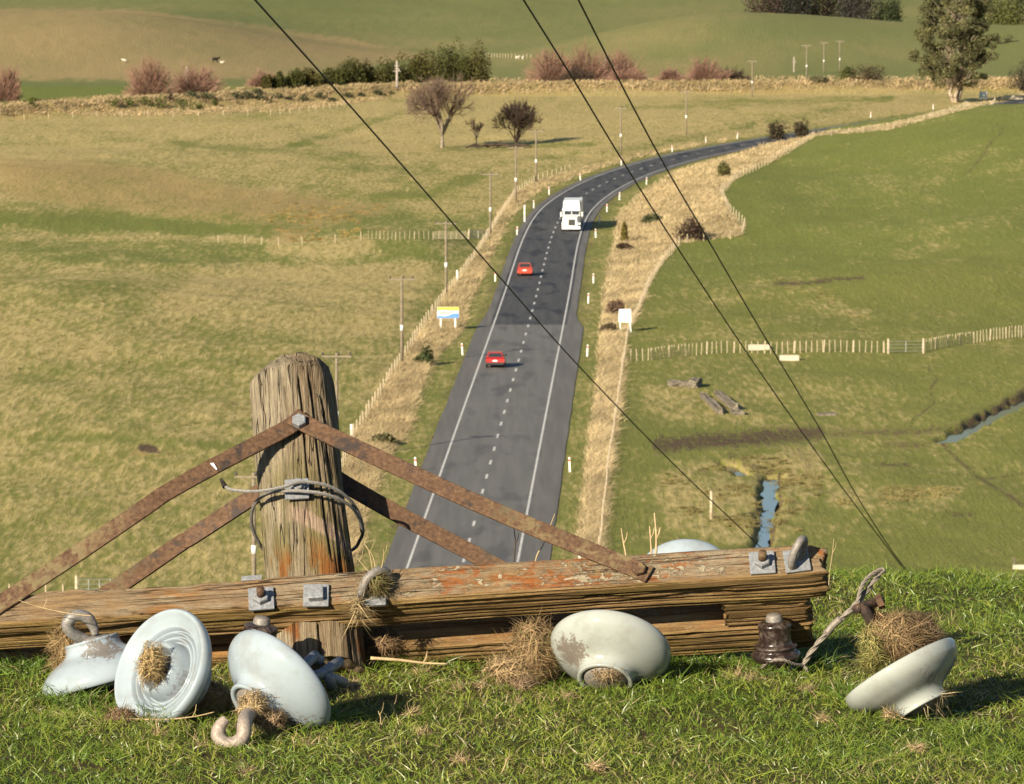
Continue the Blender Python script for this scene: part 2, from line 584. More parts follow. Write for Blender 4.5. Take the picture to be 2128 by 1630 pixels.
m = sstep(-2, 4, pdist(GU, GV, WEDGE)) * (GY > yrail(GX) + 13); lush = np.maximum(lush, m); dry = dry - m * .6; och = och * (1 - m)
onbank = np.abs(GY - yrail(GX)) < 17
m = np.maximum(sstep(-2, 4, pdist(ju, jv, BANK)) * (GY < yrail(GX) + 14), onbank * 0.8); dry = np.maximum(dry, m * 0.92); och = np.maximum(och, 0.45 * m)
for v in (VERGE_L, VERGE_R, VERGE_F):
    m = sstep(1, 9, pdist(ju, GV, v)) * (GY < 1250); dry = np.maximum(dry, m * 0.95); lush = lush * (1 - m); och = np.maximum(och * (1 - m), m * 0.12)
for poly, a in PATCH_DRY:
    dry = dry + a * sstep(-12, 12, pdist(ju, jv, poly)) * (GY < 1330)
rdist = np.abs(GX - xroad(GY))
m = (1 - sstep(7.0, 9.0, rdist + jn * 3)) * (GY < 1100); lush = np.maximum(lush, m * 0.35); dry = np.minimum(dry, 1 - m * 0.62)
m = (1 - sstep(4.9, 6.4, rdist + jn * 2.5)) * (GY < 1100); soil = np.maximum(soil, m * 0.45)
for pts, w, a in [([(600, 305), (700, 277), (840, 232)], 7, .35), ([(360, 298), (560, 315), (640, 300), (760, 330)], 7, .3), ([(0, 300), (200, 290), (400, 300)], 8, .2), ([(640, 320), (760, 350), (900, 345)], 10, .3), ([(900, 312), (1230, 300)], 7, .45), ([(1100, 330), (1300, 312), (1560, 262)], 6, .3),
                  ([(780, 410), (900, 400), (1010, 360)], 10, .35), ([(1290, 225), (1500, 215), (1850, 205)], 6, .3), ([(0, 455), (300, 470), (560, 480)], 12, .3), ([(120, 770), (400, 760), (700, 745)], 14, .22), ([(0, 905), (300, 915), (480, 925)], 9, .3), ([(1850, 205), (1690, 235), (1600, 250)], 8, .3)]:
    dry = dry - a * (1 - sstep(w * .3, w * 1.6, seg_dist(ju, jv, pts))) * (GY < 1160)
for pts, w, a in TRACKS:
    d = seg_dist(ju * .4 + GU * .6, jv * .4 + GV * .6, pts)
    soil = np.maximum(soil, a * .74 * (1 - sstep(w * 0.1, w * 1.8, d)) * (GY < 1250))
# pole scar of bare clay in the left paddock
och = np.maximum(och, 0.95 * (1 - sstep(2, 7, seg_dist(ju, jv, [(240, 945), (365, 945)]))))
COVER = np.stack([np.clip(dry, 0, 1), soil, och, lush], -1).reshape(-1, 4)

n = NT('pasture', 0.85, 0.12)
P_ = n.pos()
at_ = n.attr()
cr = n.sepc(at_.outputs['Color'])
fineA = n.noise(n.mapv(P_, (1.9, 0.26, 0.9), rot=(0, 0, rad(3))), 1.0, 6, 0.70)
fineB = n.noise(n.mapv(P_, (4.5, 1.5, 3.0)), 1.0, 5, 0.72, 0.3)
med = n.noise(n.mapv(P_, (0.22, 0.05, 0.2)), 1.0, 4, 0.6)
f = n.math('ADD', n.math('MULTIPLY', fineA, 0.85), n.math('MULTIPLY', fineB, 0.55))
f = n.math('ADD', f, n.math('MULTIPLY', med, 0.45))
f = n.math('SUBTRACT', f, 0.93)
farf = n.smooth(n.sep(P_)[1], 1190, 1300)
f = n.math('MULTIPLY', f, n.math('SUBTRACT', 2.3, n.math('MULTIPLY', farf, 1.7)))
df = n.smooth(n.math('ADD', cr[0], f), 0.12, 0.92)
green = n.mix(at_.outputs['Alpha'], (0.215, 0.218, 0.050), (0.185, 0.210, 0.045))
green = n.mix(n.smooth(fineB, 0.35, 0.7), green, n.mix(1.0, green, (0.62, 0.66, 0.6, 1), 'MULTIPLY'))
straw = n.mix(n.smooth(fineA, 0.3, 0.7), (0.36, 0.272, 0.100), (0.52, 0.410, 0.175))
straw = n.mix(cr[2], straw, n.mix(n.smooth(fineB, 0.3, 0.7), (0.28, 0.190, 0.070), (0.44, 0.320, 0.130)))
green = n.mix(farf, green, (0.158, 0.172, 0.056))
straw = n.mix(n.math('MULTIPLY', farf, .8), straw, (0.31, 0.228, 0.105))
c = n.mix(df, green, straw)
sf = n.smooth(n.math('ADD', cr[1], n.math('ADD', n.math('MULTIPLY', n.math('SUBTRACT', fineB, 0.5), 1.5), n.math('MULTIPLY', n.math('SUBTRACT', fineA, 0.5), 1.5))), 0.30, 0.75)
c = n.mix(sf, c, n.mix(fineA, (0.05, 0.032, 0.018), (0.16, 0.108, 0.062)))
hb = n.math('ADD', n.math('MULTIPLY', fineA, 1.0), n.math('MULTIPLY', fineB, 0.5))
n.fin(c, normal=n.bump(hb, 0.6, 0.32))
M_PASTURE = n.m
nr, nc = GX.shape
ii = np.arange(nr * nc).reshape(nr, nc)
Q = np.stack([ii[:-1, :-1], ii[:-1, 1:], ii[1:, 1:], ii[1:, :-1]], -1).reshape(-1, 4)
land = fast_mesh('ground', np.stack([GX, GY, GZ], -1).reshape(-1, 3), Q, M_PASTURE, col=COVER, smooth=True)
tag(land, 'rolling winter pasture of the valley floor and hills', 'ground', kind='structure')

# ------------------------------------------------------------------ the hill the camera stands on
ZG = 41.35
def ybrow(x):
    return 12.1 + 0.68 * sstep(0.45, 0.72, x) + 0.06 * np.sin(x * 2.2)
def zh(x, y):
    x, y = np.asarray(x, float), np.asarray(y, float)
    z = ZG + (fbm(x * 2.2, y * 2.2, 3, 61) - 0.5) * 0.05 + (fbm(x * .4, y * .4, 2, 63) - 0.5) * 0.06 * sstep(2.0, 4.0, np.abs(x))
    d = np.maximum(y - ybrow(x), 0)
    drop = np.where(d < 1.5, 0.16 * d * d, 0.36 + 0.42 * (d - 1.5))
    b = np.maximum(-y, 0)
    return np.maximum(z - drop, -1.5 + 0 * x) + 0.10 * b
hx = np.concatenate([-np.geomspace(70, 2.6, 26), np.linspace(-2.5, 2.5, 130), np.geomspace(2.6, 70, 26)])
hy = np.concatenate([np.linspace(-40, 8.8, 20), np.linspace(9, 14.5, 140), np.linspace(14.8, 125, 40)])
HX, HY = np.meshgrid(hx, hy)
HZ = zh(HX, HY)
n = NT('turf_soil', 0.95, 0.1)
f1 = n.noise(n.pos(), 30, 5, 0.7)
f2 = n.noise(n.pos(), 4, 3)
n.fin(n.mix(n.smooth(f2, .35, .65), n.ramp(f1, [(0.3, (.035, .040, .010)), (0.7, (.085, .105, .022))]), n.ramp(f1, [(0.3, (.04, .026, .014)), (0.7, (.11, .085, .035))])), normal=n.bump(f1, 0.6, 0.02))
nr, nc = HX.shape
ii = np.arange(nr * nc).reshape(nr, nc)
Q = np.stack([ii[:-1, :-1], ii[:-1, 1:], ii[1:, 1:], ii[1:, :-1]], -1).reshape(-1, 4)
tag(fast_mesh('hillside', np.stack([HX, HY, HZ], -1).reshape(-1, 3), Q, n.m, smooth=True), 'turf covered hilltop above the valley', 'ground', kind='structure')

# ------------------------------------------------------------------ road
def strip(name, y0, y1, off0, off1, dz, mat, step=4.0, parent=None):
    ys = np.arange(y0, y1 + 0.01, step) if y1 - y0 > step * 1.5 else np.array([y0, (y0 + y1) / 2, y1])
    x0 = xroad(ys)
    dx = (xroad(ys + .5) - xroad(ys - .5))
    nrm = np.stack([np.ones_like(dx), -dx], 1) / np.hypot(1, dx)[:, None]
    o0 = off0(ys) if callable(off0) else np.full_like(ys, off0)
    o1 = off1(ys) if callable(off1) else np.full_like(ys, off1)
    A = np.stack([x0 + nrm[:, 0] * o0, ys + nrm[:, 1] * o0, np.full_like(ys, dz)], 1)
    B = np.stack([x0 + nrm[:, 0] * o1, ys + nrm[:, 1] * o1, np.full_like(ys, dz)], 1)
    k = len(ys)
    q = np.stack([np.arange(k - 1), np.arange(k - 1) + k, np.arange(1, k) + k, np.arange(1, k)], 1)
    return fast_mesh(name, np.concatenate([A, B]), q, mat, parent)

def asphalt(name, ca, cb, wheel):
    n = NT(name, 0.75, 0.25)
    p = n.pos()
    f1 = n.noise(n.mapv(p, (1.4, 0.05, 1)), 1.0, 5, 0.6)
    f2 = n.noise(p, 9.0, 3, 0.7)
    f3 = n.noise(n.mapv(p, (0.5, 0.09, 1)), 1.0, 3, 0.5)
    c = n.mix(n.smooth(f1, 0.3, 0.7), ca, cb)
    c = n.mix(n.math('MULTIPLY', n.smooth(f3, 0.52, 0.66), wheel), c, (0.030, 0.031, 0.038))
    c = n.mix(0.35, c, n.ramp(f2, [(0.3, (.02, .02, .02)), (0.7, (.16, .155, .15))]), 'OVERLAY')
    return n.fin(c, normal=n.bump(f2, 0.3, 0.02))
M_SEAL_OLD = asphalt('old_seal', (.185, .177, .163), (.235, .224, .205), 0.3)
M_SEAL_NEW = asphalt('new_seal', (.078, .076, .077), (.118, .113, .108), 0.75)
M_SHOULDER = asphalt('shoulder_chip', (.17, .16, .145), (.23, .215, .19), 0.0)
M_LINE = plain('road_paint', (.62, .60, .55), 0.6, 0.3, 0.15, 1.0)
YJ = float(flat_xy((1100, 676))[1])
edgeL = lambda y: -(4.55 + 0.55 * sstep(YJ + 20, YJ - 10, y) + 0.08 * (vnoise(y / 6, y * 0, 3) - .5))
edgeR = lambda y: 4.6 + 0.95 * sstep(YJ + 14, YJ - 6, y) + 0.08 * (vnoise(y / 5, y * 0, 5) - .5)
road = tag(strip('road', 130, 1168, edgeL, edgeR, 0.05, M_SHOULDER), 'two lane country road curving away through the valley', 'road', kind='structure')
strip('sealed_lane', 130, YJ, -3.75, 3.75, 0.056, M_SEAL_OLD, parent=road)
strip('sealed_lane', YJ, 1168, -3.85, 3.85, 0.056, M_SEAL_NEW, parent=road)
for s in (-1, 1):
    strip('edge_line', 130, 1168, s * 3.5 - 0.075, s * 3.5 + 0.075, 0.062, M_LINE, parent=road)
yd = 992.
Y0 = float(flat_xy((1010, 992))[1])
for k in range(-7, 76):
    ya = Y0 + k * 10.0
    if ya > 330:
        strip('centre_dash', ya - 1.5, ya + 1.5, -0.09, 0.09, 0.062, M_LINE, parent=road)

# ------------------------------------------------------------------ water in the ditches
n = NT('ditch_water', 0.06, 0.5)
f1 = n.noise(n.mapv(n.pos(), (3, 1, 1)), 1.0, 3)
n.fin((.02, .028, .03), normal=n.bump(f1, 0.10, 0.02))
for (pts, w) in DITCH_W:
    P = np.array([(a[0], a[1], 0) for a in smooth_path([(p[0], p[1], 0) for p in pts], 10)])
    T = np.gradient(P, axis=0); T /= np.linalg.norm(T, axis=1, keepdims=True)
    Nn = np.stack([T[:, 1], -T[:, 0], T[:, 2]], 1)
    z = zt(P[:, 0], P[:, 1], False)
    zl = np.minimum(np.min(z), z) * 0 + np.median(z) - 0.42
    wv = (w * 1.15 * (.55 + .9 * vnoise(np.arange(len(P)) * .45, np.zeros(len(P)), 77)))[:, None]
    V = np.concatenate([P + Nn * wv, P - Nn * wv * 1.1])
    V[:, 2] = np.concatenate([zl, zl])
    k = len(P)
    q = np.stack([np.arange(k - 1), np.arange(k - 1) + k, np.arange(1, k) + k, np.arange(1, k)], 1)
    tag(fast_mesh('water', V, q, n.m), None, None, kind='structure')['label'] = 'still water lying in a muddy farm ditch'
# ------------------------------------------------------------------ common materials of the valley
M_PWOOD = plain('grey_pole_wood', (.20, .165, .12), 0.85, 0.15, 0.25, 3)
M_FWOOD = plain('fence_wood', (.44, .36, .25), 0.85, 0.15, 0.3, 4)
M_WIRE = plain('fence_wire', (.13, .12, .11), 0.5, 0.4, 0.1, 5, 0.3)
M_WHITE = plain('white_paint', (.78, .78, .74), 0.5, 0.35, 0.06, 4)
M_RED = plain('red_band', (.55, .06, .02), 0.5, 0.4, 0.1, 9)
M_DARK = plain('dark_ceramic', (.025, .018, .015), 0.3, 0.5, 0.2, 9)
M_GALV_F = plain('gate_steel', (.36, .36, .35), 0.45, 0.5, 0.1, 5, 0.7)
M_CONC = plain('old_concrete', (.17, .145, .11), 0.9, 0.15, 0.45, 2.5)
M_TROUGH = plain('pale_trough', (.46, .41, .32), 0.8, 0.2, 0.15, 3)
M_DRYB = attr_mat('dry_grass', 0.75, 0.2, 0.25)
M_LEAF = attr_mat('leaves', 0.65, 0.25, 0.18)
M_TWIG = plain('bare_twigs', (.150, .105, .078), 0.9, 0.1, 0.3, 1.5)
M_TWIG_D = plain('dark_twigs', (.060, .042, .032), 0.9, 0.1, 0.3, 1.5)
M_TWIG_R = plain('red_twigs', (.235, .138, .10), 0.9, 0.1, 0.3, 1.5)
M_BARK = plain('grey_bark', (.25, .21, .16), 0.9, 0.1, 0.3, 2)
M_GBARK = plain('gum_bark', (.33, .26, .185), 0.85, 0.15, 0.3, 1.2)
rng = np.random.default_rng(7)

# ------------------------------------------------------------------ power poles
def make_pole():
    r = empty('power_pole', (0, 0, 0), None, 'power pole', 'timber power poles along the road')
    MB().tube([(0, 0, -0.4), (0, 0, 3), (0, 0, 6), (0, 0, 8.0)], [.15, .14, .12, .10], 10).build('pole', M_PWOOD, r, True)
    MB().box((0, -0.14, 7.75), (2.3, 0.10, 0.13)).build('crossarm', M_PWOOD, r)
    for s in (-1, 1):
        MB().tube([(0, -0.12, 7.15), (s * 0.62, -0.14, 7.68)], .025, 6).build('brace', M_PWOOD, r)
    for x in (-1.05, 0.16, 1.05):
        MB().lathe([(0, 0), (.035, 0), (.035, .06), (.085, .08), (.09, .14), (.06, .17), (.075, .21), (.05, .26), (0, .27)], 10, Matrix.Translation((x, -0.14, 7.815))).build('insulator', M_DARK, r, True)
    MB().tube([(0, 0, 3.05), (0, 0, 3.55)], .152, 10).build('white_band', M_WHITE, r, True)
    return r
pole0 = make_pole()
POLES = [((835, 755), 'timber power pole in the paddock beside the fence, level with the yellow sign'),
         ((700, 950), 'timber power pole half hidden behind the cut pole stump'),
         ((528, 1252), 'timber power pole rising from behind the fallen crossarm beside the stump'),
         ((927, 614), 'timber power pole at the fence just past the yellow sign'),
         ((1019, 489), 'timber power pole standing next to the wooden gate'),
         ((1072, 422), 'timber power pole where the road begins to bend'),
         ((1114, 380), 'timber power pole below the dark bare tree'),
         ((1290, 323), 'timber power pole on the outside of the bend'),
         ((1426, 281), 'timber power pole in the straw coloured paddock above the bend'),
         ((1563, 203), 'timber power pole close under the round red willow'),
         ((1676, 168), 'distant timber power pole by the railway bank, beside the steel post'),
         ((1712, 155), 'distant timber power pole, middle one of three on the railway bank'),
         ((1745, 151), 'distant timber power pole beside the low dark shrub')]
PP = []
for i, ((px, py), lab) in enumerate(POLES):
    o = pole0 if i == 0 else copy_tree(pole0)
    o['label'] = lab
    p = gp1(px, py)
    o.location = p - Vector((0, 0, .05))
    o.rotation_euler = (0, 0, rad(-4 if i < 7 else -16))
    PP.append(p)

# concrete poles of the railway line
M_CPOLE = plain('pale_concrete_pole', (.32, .28, .24), 0.9, 0.2, 0.3, 1.2)
def make_cpole():
    r = empty('railway_pole', (0, 0, 0), None, 'railway pole', 'pale railway line poles')
    MB().tube([(0, 0, -.3), (0, 0, 5.0)], [.26, .19], 8).build('pole', M_CPOLE, r)
    for z in (3.1, 3.6, 4.1):
        MB().box((0, -.22, z), (0.9 if z > 3.2 else 1.5, .1, .12)).build('arm', M_CPOLE, r)
    MB().box((0.35, -0.2, 3.35), (.25, .2, .3)).build('bracket_box', M_CPOLE, r)
    return r
cp0 = make_cpole()
for i, (px, py, s, lab) in enumerate([(388, 187, 1.0, 'pale railway pole in front of the round red willows'), (825, 183, 1.15, 'pale railway pole in front of the green hedge'),
                                   (1258, 160, .9, 'pale railway pole in front of the wide red willow'), (1650, 150, .75, 'pale railway pole left of three power poles')]):
    o = cp0 if i == 0 else copy_tree(cp0)
    o['label'] = lab
    o.location = gp1(px, py); o.scale = (s, s, s)

# ------------------------------------------------------------------ marker posts
def make_marker():
    r = empty('marker_post', (0, 0, 0), None, 'marker post', 'white marker posts along the road')
    MB().hexa([(-.065, -.04, -.1), (.065, -.04, -.1), (.065, .04, -.1), (-.065, .04, -.1)], [(-.065, -.03, 1.0), (.065, -.03, 1.0), (.05, .03, 1.08), (-.05, .03, 1.08)]).build('post', M_WHITE, r)
    MB().box((0, 0, .86), (.142, .092, .13)).build('red_band', M_RED, r)
    return r
mk0 = make_marker()
MK = [(1204, 1167), (1184, 981), (1220, 741), (1222, 631), (1233, 589), (1238, 494), (1246, 464), (1261, 441), (1287, 416), (1343, 384)]
ML = [(864, 981), (961, 738), (1029, 585), (1074, 489), (1109, 433), (1141, 405), (1206, 376), (1291, 344), (1397, 316), (1467, 298), (1532, 289), (1809, 245), (1939, 228)]
for i, p in enumerate(MK + ML):
    o = mk0 if i == 0 else copy_tree(mk0)
    if i < len(MK):
        o['label'] = 'white marker post with red band on the verge beside the dry grass bank'
        o['group'] = 'marker posts beside the dry grass bank'
    else:
        o['label'] = 'white marker post with red band on the verge below the power poles'
        o['group'] = 'marker posts on the power pole verge'
    o.location = gp1(*p) + Vector((0, 0, .02))
    o.rotation_euler = (rad(rng.uniform(-3, 3)), rad(rng.uniform(-4, 4)), 0)
for i, (px, py, h, lab) in enumerate([(1090, 462, 2.3, 'tall white roadside stake with pale flat face near the gate'), (950, 586, 1.3, 'white strainer post in the fence above the yellow sign'), (730, 914, 1.2, 'white strainer post in the fence near the stump')]):
    r = empty('white_post', gp1(px, py), lab, 'post')
    MB().box((0, 0, h / 2 - .1), (.16, .1, h)).build('post', M_WHITE, r, False, 0.012)
    MB().box((0, 0, h - .06), (.17, .11, .08)).build('cap', M_WHITE, r, False, 0.012)

# ------------------------------------------------------------------ fences
post_me = {}
def post_mesh(h, r, sides=6):
    k = (h, r)
    if k not in post_me:
        b = MB().tube([(0, 0, -.25), (0, 0, h * .5), (0, 0, h)], [r, r, r * .9], sides)
        me = bpy.data.meshes.new('post'); me.from_pydata(b.v, [], b.f); me.materials.append(M_FWOOD)
        post_me[k] = me
    return post_me[k]

def fence(label, pts, spacing, h=1.1, r=.06, batten=0.0, wires=4, group=None, skip=None):
    W = gp([p[0] for p in pts], [p[1] for p in pts])[:, :2]
    seg = np.hypot(*np.diff(W, axis=0).T); s = np.concatenate([[0], np.cumsum(seg)])
    def along(q):
        x, y = np.interp(q, s, W[:, 0]), np.interp(q, s, W[:, 1])
        return np.stack([x, y, zt(x, y)], -1)
    root = empty('fence', tuple(along(0.0)), label, 'fence', group)
    base = Vector(root.location)
    q, k = 0.0, 0
    while q <= s[-1]:
        p = Vector(along(q)) - base
        o = bpy.data.objects.new('post', post_mesh(h, r)); COL.objects.link(o); o.parent = root; o.location = p
        o.rotation_euler = (rad(random.uniform(-3, 3)), rad(random.uniform(-3, 3)), random.random())
        o.scale = (1, 1, random.uniform(.92, 1.08))
        if batten:
            b = q + batten
            while b < min(q + spacing - .1, s[-1]):
                p = Vector(along(b)) - base
                o = bpy.data.objects.new('batten', post_mesh(h * .96, r * .55, 4)); COL.objects.link(o); o.parent = root
                o.location = p + Vector((0, 0, 0.06)); o.rotation_euler = (0, rad(random.uniform(-3, 3)), 0)
                b += batten
        q += spacing; k += 1
    qs = np.arange(0, s[-1], max(spacing / 2, 1.5))
    A = along(qs)
    for w in range(wires):
        z = h * (0.25 + 0.7 * w / max(wires - 1, 1))
        MB().tube([Vector(a) - base + Vector((0, 0, z)) for a in A], .005, 3).build('wire', M_WIRE, root)
    return root
random.seed(3)
fence('post and batten fence running across the green paddock to the steel gate', [(1298, 752), (1345, 750), (1400, 742), (1440, 738), (1500, 735), (1560, 734), (1610, 735), (1680, 733), (1750, 732), (1843, 733)], 2.9, 1.12, .075, .56, 5)
fence('post and batten fence climbing the paddock beyond the steel gate', [(1921, 730), (1965, 722), (2020, 712), (2070, 705), (2128, 699), (2300, 680)], 2.6, 1.12, .075, .52, 5)
fence('roadside fence along the dry grass strip and around the bank', [(1243, 1180), (1255, 1060), (1268, 950), (1283, 850), (1297, 750), (1306, 690), (1335, 630), (1352, 590), (1380, 545), (1408, 512), (1440, 500), (1500, 500), (1542, 492), (1548, 470), (1516, 440), (1497, 405), (1535, 369), (1605, 336), (1690, 287)], 4.2, 1.1, .055, 0, 3)
fence('far roadside fence following the road past two round bushes', [(1692, 286), (1760, 279), (1850, 269), (1930, 248), (2000, 228), (2070, 210), (2128, 198)], 4.5, 1.1, .05, 0, 3)
fence('paddock fence beside the power poles', [(700, 1010), (735, 912), (800, 805), (850, 728), (922, 622), (995, 525), (1038, 455), (1070, 405), (1110, 380), (1190, 354)], 4.2, 1.1, .055, 0, 3)
fence('short batten fence running from the wooden gate across the rushes', [(972, 497), (900, 497), (830, 498), (760, 496)], 2.6, 1.0, .05, .65, 3)
fence('old wire fence in the dip of the brown paddock', [(750, 499), (700, 505), (600, 512), (500, 506), (400, 505)], 4, 1.0, .05, 0, 2)
fence('paddock fence at the foot of the hill beside a pipe gate', [(20, 1250), (60, 1250), (152, 1250)], 1.1, 1.15, .045, 0, 3)
fence('rail boundary fence along the foot of the dry bank', [(0, 244), (200, 243), (420, 243), (560, 240), (640, 232), (720, 222)], 5, 1.1, .06, 0, 3)
fence('distant boundary fence along the straw coloured paddock under the railway', [(1000, 197), (1200, 195), (1400, 191), (1560, 190), (1700, 189), (1850, 187)], 5, 1.1, .06, 0, 3)
fence('distant fence on the green hill above the hedge', [(1010, 119), (1060, 121), (1110, 122)], 3, 1.2, .07, 0, 3)

def gate(label, pa, pb, h, mat, rails, wood=False, stiles=1):
    a, b = gp1(*pa), gp1(*pb)
    r = empty('gate', a, label, 'gate')
    d = b - a
    th = .05 if wood else .025
    for i in range(rails):
        z = .2 + (h - .2) * i / (rails - 1)
        v = Vector((0, 0, z))
        if wood:
            e = d.normalized()
            M = Matrix.Translation(v + d / 2) @ e.to_track_quat('X', 'Z').to_matrix().to_4x4()
            MB().box((0, 0, 0), (d.length, .04, .14), M).build('rail', mat, r)
        else:
            MB().tube([v, d + v], th, 6).build('rail', mat, r)
    for t in [0, 1] + [k / (stiles + 1) for k in range(1, stiles + 1)]:
        MB().tube([d * t + Vector((0, -.03, .12)), d * t + Vector((0, -.03, h + .03))], th * 1.1, 6).build('stile', mat, r)
    for t in (-.03, 1.03):
        o = bpy.data.objects.new('gate_post', post_mesh(h + .25, .11)); COL.objects.link(o); o.parent = r; o.location = d * t
    return r
gate('galvanised mesh gate in the batten fence', (1848, 735), (1917, 733), 1.15, M_GALV_F, 4)
gate('pale wooden gate in the paddock below the power pole', (976, 497), (1012, 497), 1.0, M_TROUGH, 4, True)
gate('galvanised pipe gate beyond the fallen crossarm', (162, 1250), (252, 1250), 1.35, M_GALV_F, 5, False, 3)

# ------------------------------------------------------------------ signs
def sign_root(name, label, p):
    return empty(name, p, label, 'sign')
p = gp1(931, 686)
s = sign_root('road_sign', 'yellow and blue roadside sign on two white posts', p)
M_YEL = plain('sign_yellow', (.75, .62, .06), 0.45, 0.4, 0.05, 3)
M_BLU = plain('sign_blue', (.10, .25, .62), 0.45, 0.4, 0.05, 3)
M_LAV = plain('sign_pale', (.66, .60, .64), 0.45, 0.4, 0.06, 3)
M_PINK = plain('sign_lettering', (.62, .24, .18), 0.45, 0.4, 0.05, 3)
M_GRN = plain('sign_green', (.10, .40, .10), 0.45, 0.4, 0.05, 3)
for x in (-.72, .72):
    MB().box((x, .06, .65), (.14, .12, 1.9)).build('post', M_WHITE, s, False, .01)
bd = MB().box((0, -.03, 1.72), (2.15, .05, 1.10)).build('board', M_LAV, s, False, .01)
def flatpoly(name, pts, y, mat, parent):
    b = MB(); k = len(pts)
    b.add([(x, y, z) for x, z in pts] + [(x, y + .006, z) for x, z in pts], [tuple(range(k)), tuple(range(2 * k - 1, k - 1, -1))] + [(i, (i + 1) % k, k + (i + 1) % k, k + i) for i in range(k)])
    return b.build(name, mat, parent)
flatpoly('yellow_panel', [(-1.06, 2.255), (1.06, 2.255), (1.06, 1.93), (.3, 1.95), (-.5, 1.97), (-1.06, 1.95)], -.064, M_YEL, bd)
flatpoly('blue_wave', [(-1.06, 1.185), (1.06, 1.185), (1.06, 1.62), (.75, 1.68), (.4, 1.60), (.05, 1.45), (-.4, 1.36), (-.75, 1.42), (-1.06, 1.36)], -.064, M_BLU, bd)
flatpoly('green_mark', [(-1.03, 2.22), (-.86, 2.22), (-.86, 1.99), (-1.03, 1.99)], -.071, M_GRN, bd)
for i, (x, w) in enumerate([(-.80, .16), (-.58, .13), (-.40, .15), (-.20, .12), (-.03, .15), (.17, .13), (.36, .15)]):
    flatpoly('lettering', [(x, 1.58 + .02 * i), (x + w, 1.59 + .02 * i), (x + w, 1.76 + .015 * i), (x + w * .55, 1.80 + .012 * i), (x, 1.76 + .015 * i)], -.066, M_PINK, bd)
p = gp1(1301, 690)
s = sign_root('road_sign', 'blank white sign board on two leaning white posts by the fence', p)
for x in (-.48, .52):
    MB().tube([(x, .05, -.3), (x - .12, .05, 1.0), (x - .16, .05, 1.5)], .06, 8).build('post', M_WHITE, s)
MB().hexa([(-.75, -.03, .98), (.52, -.03, .92), (.52, .02, .92), (-.75, .02, .98)], [(-.70, -.03, 2.24), (.46, -.03, 2.27), (.46, .02, 2.27), (-.70, .02, 2.24)]).build('board', M_WHITE, s, False, .012)
p = gp1(2044, 209)
s = sign_root('road_sign', 'small white sign with a blue edge beyond the gum tree', p)
for x in (-.5, .5):
    MB().tube([(x, .05, -.4), (x, .05, .6)], .06, 6).build('post', M_WHITE, s)
bd = MB().box((.1, 0, 1.15), (1.35, .06, 1.45)).build('board', M_WHITE, s, False, .02)
MB().box((-.73, -.01, 1.15), (.3, .07, 1.43)).build('blue_edge', plain('sign_sky_blue', (.25, .52, .62), .5, .3, .05, 3), bd)

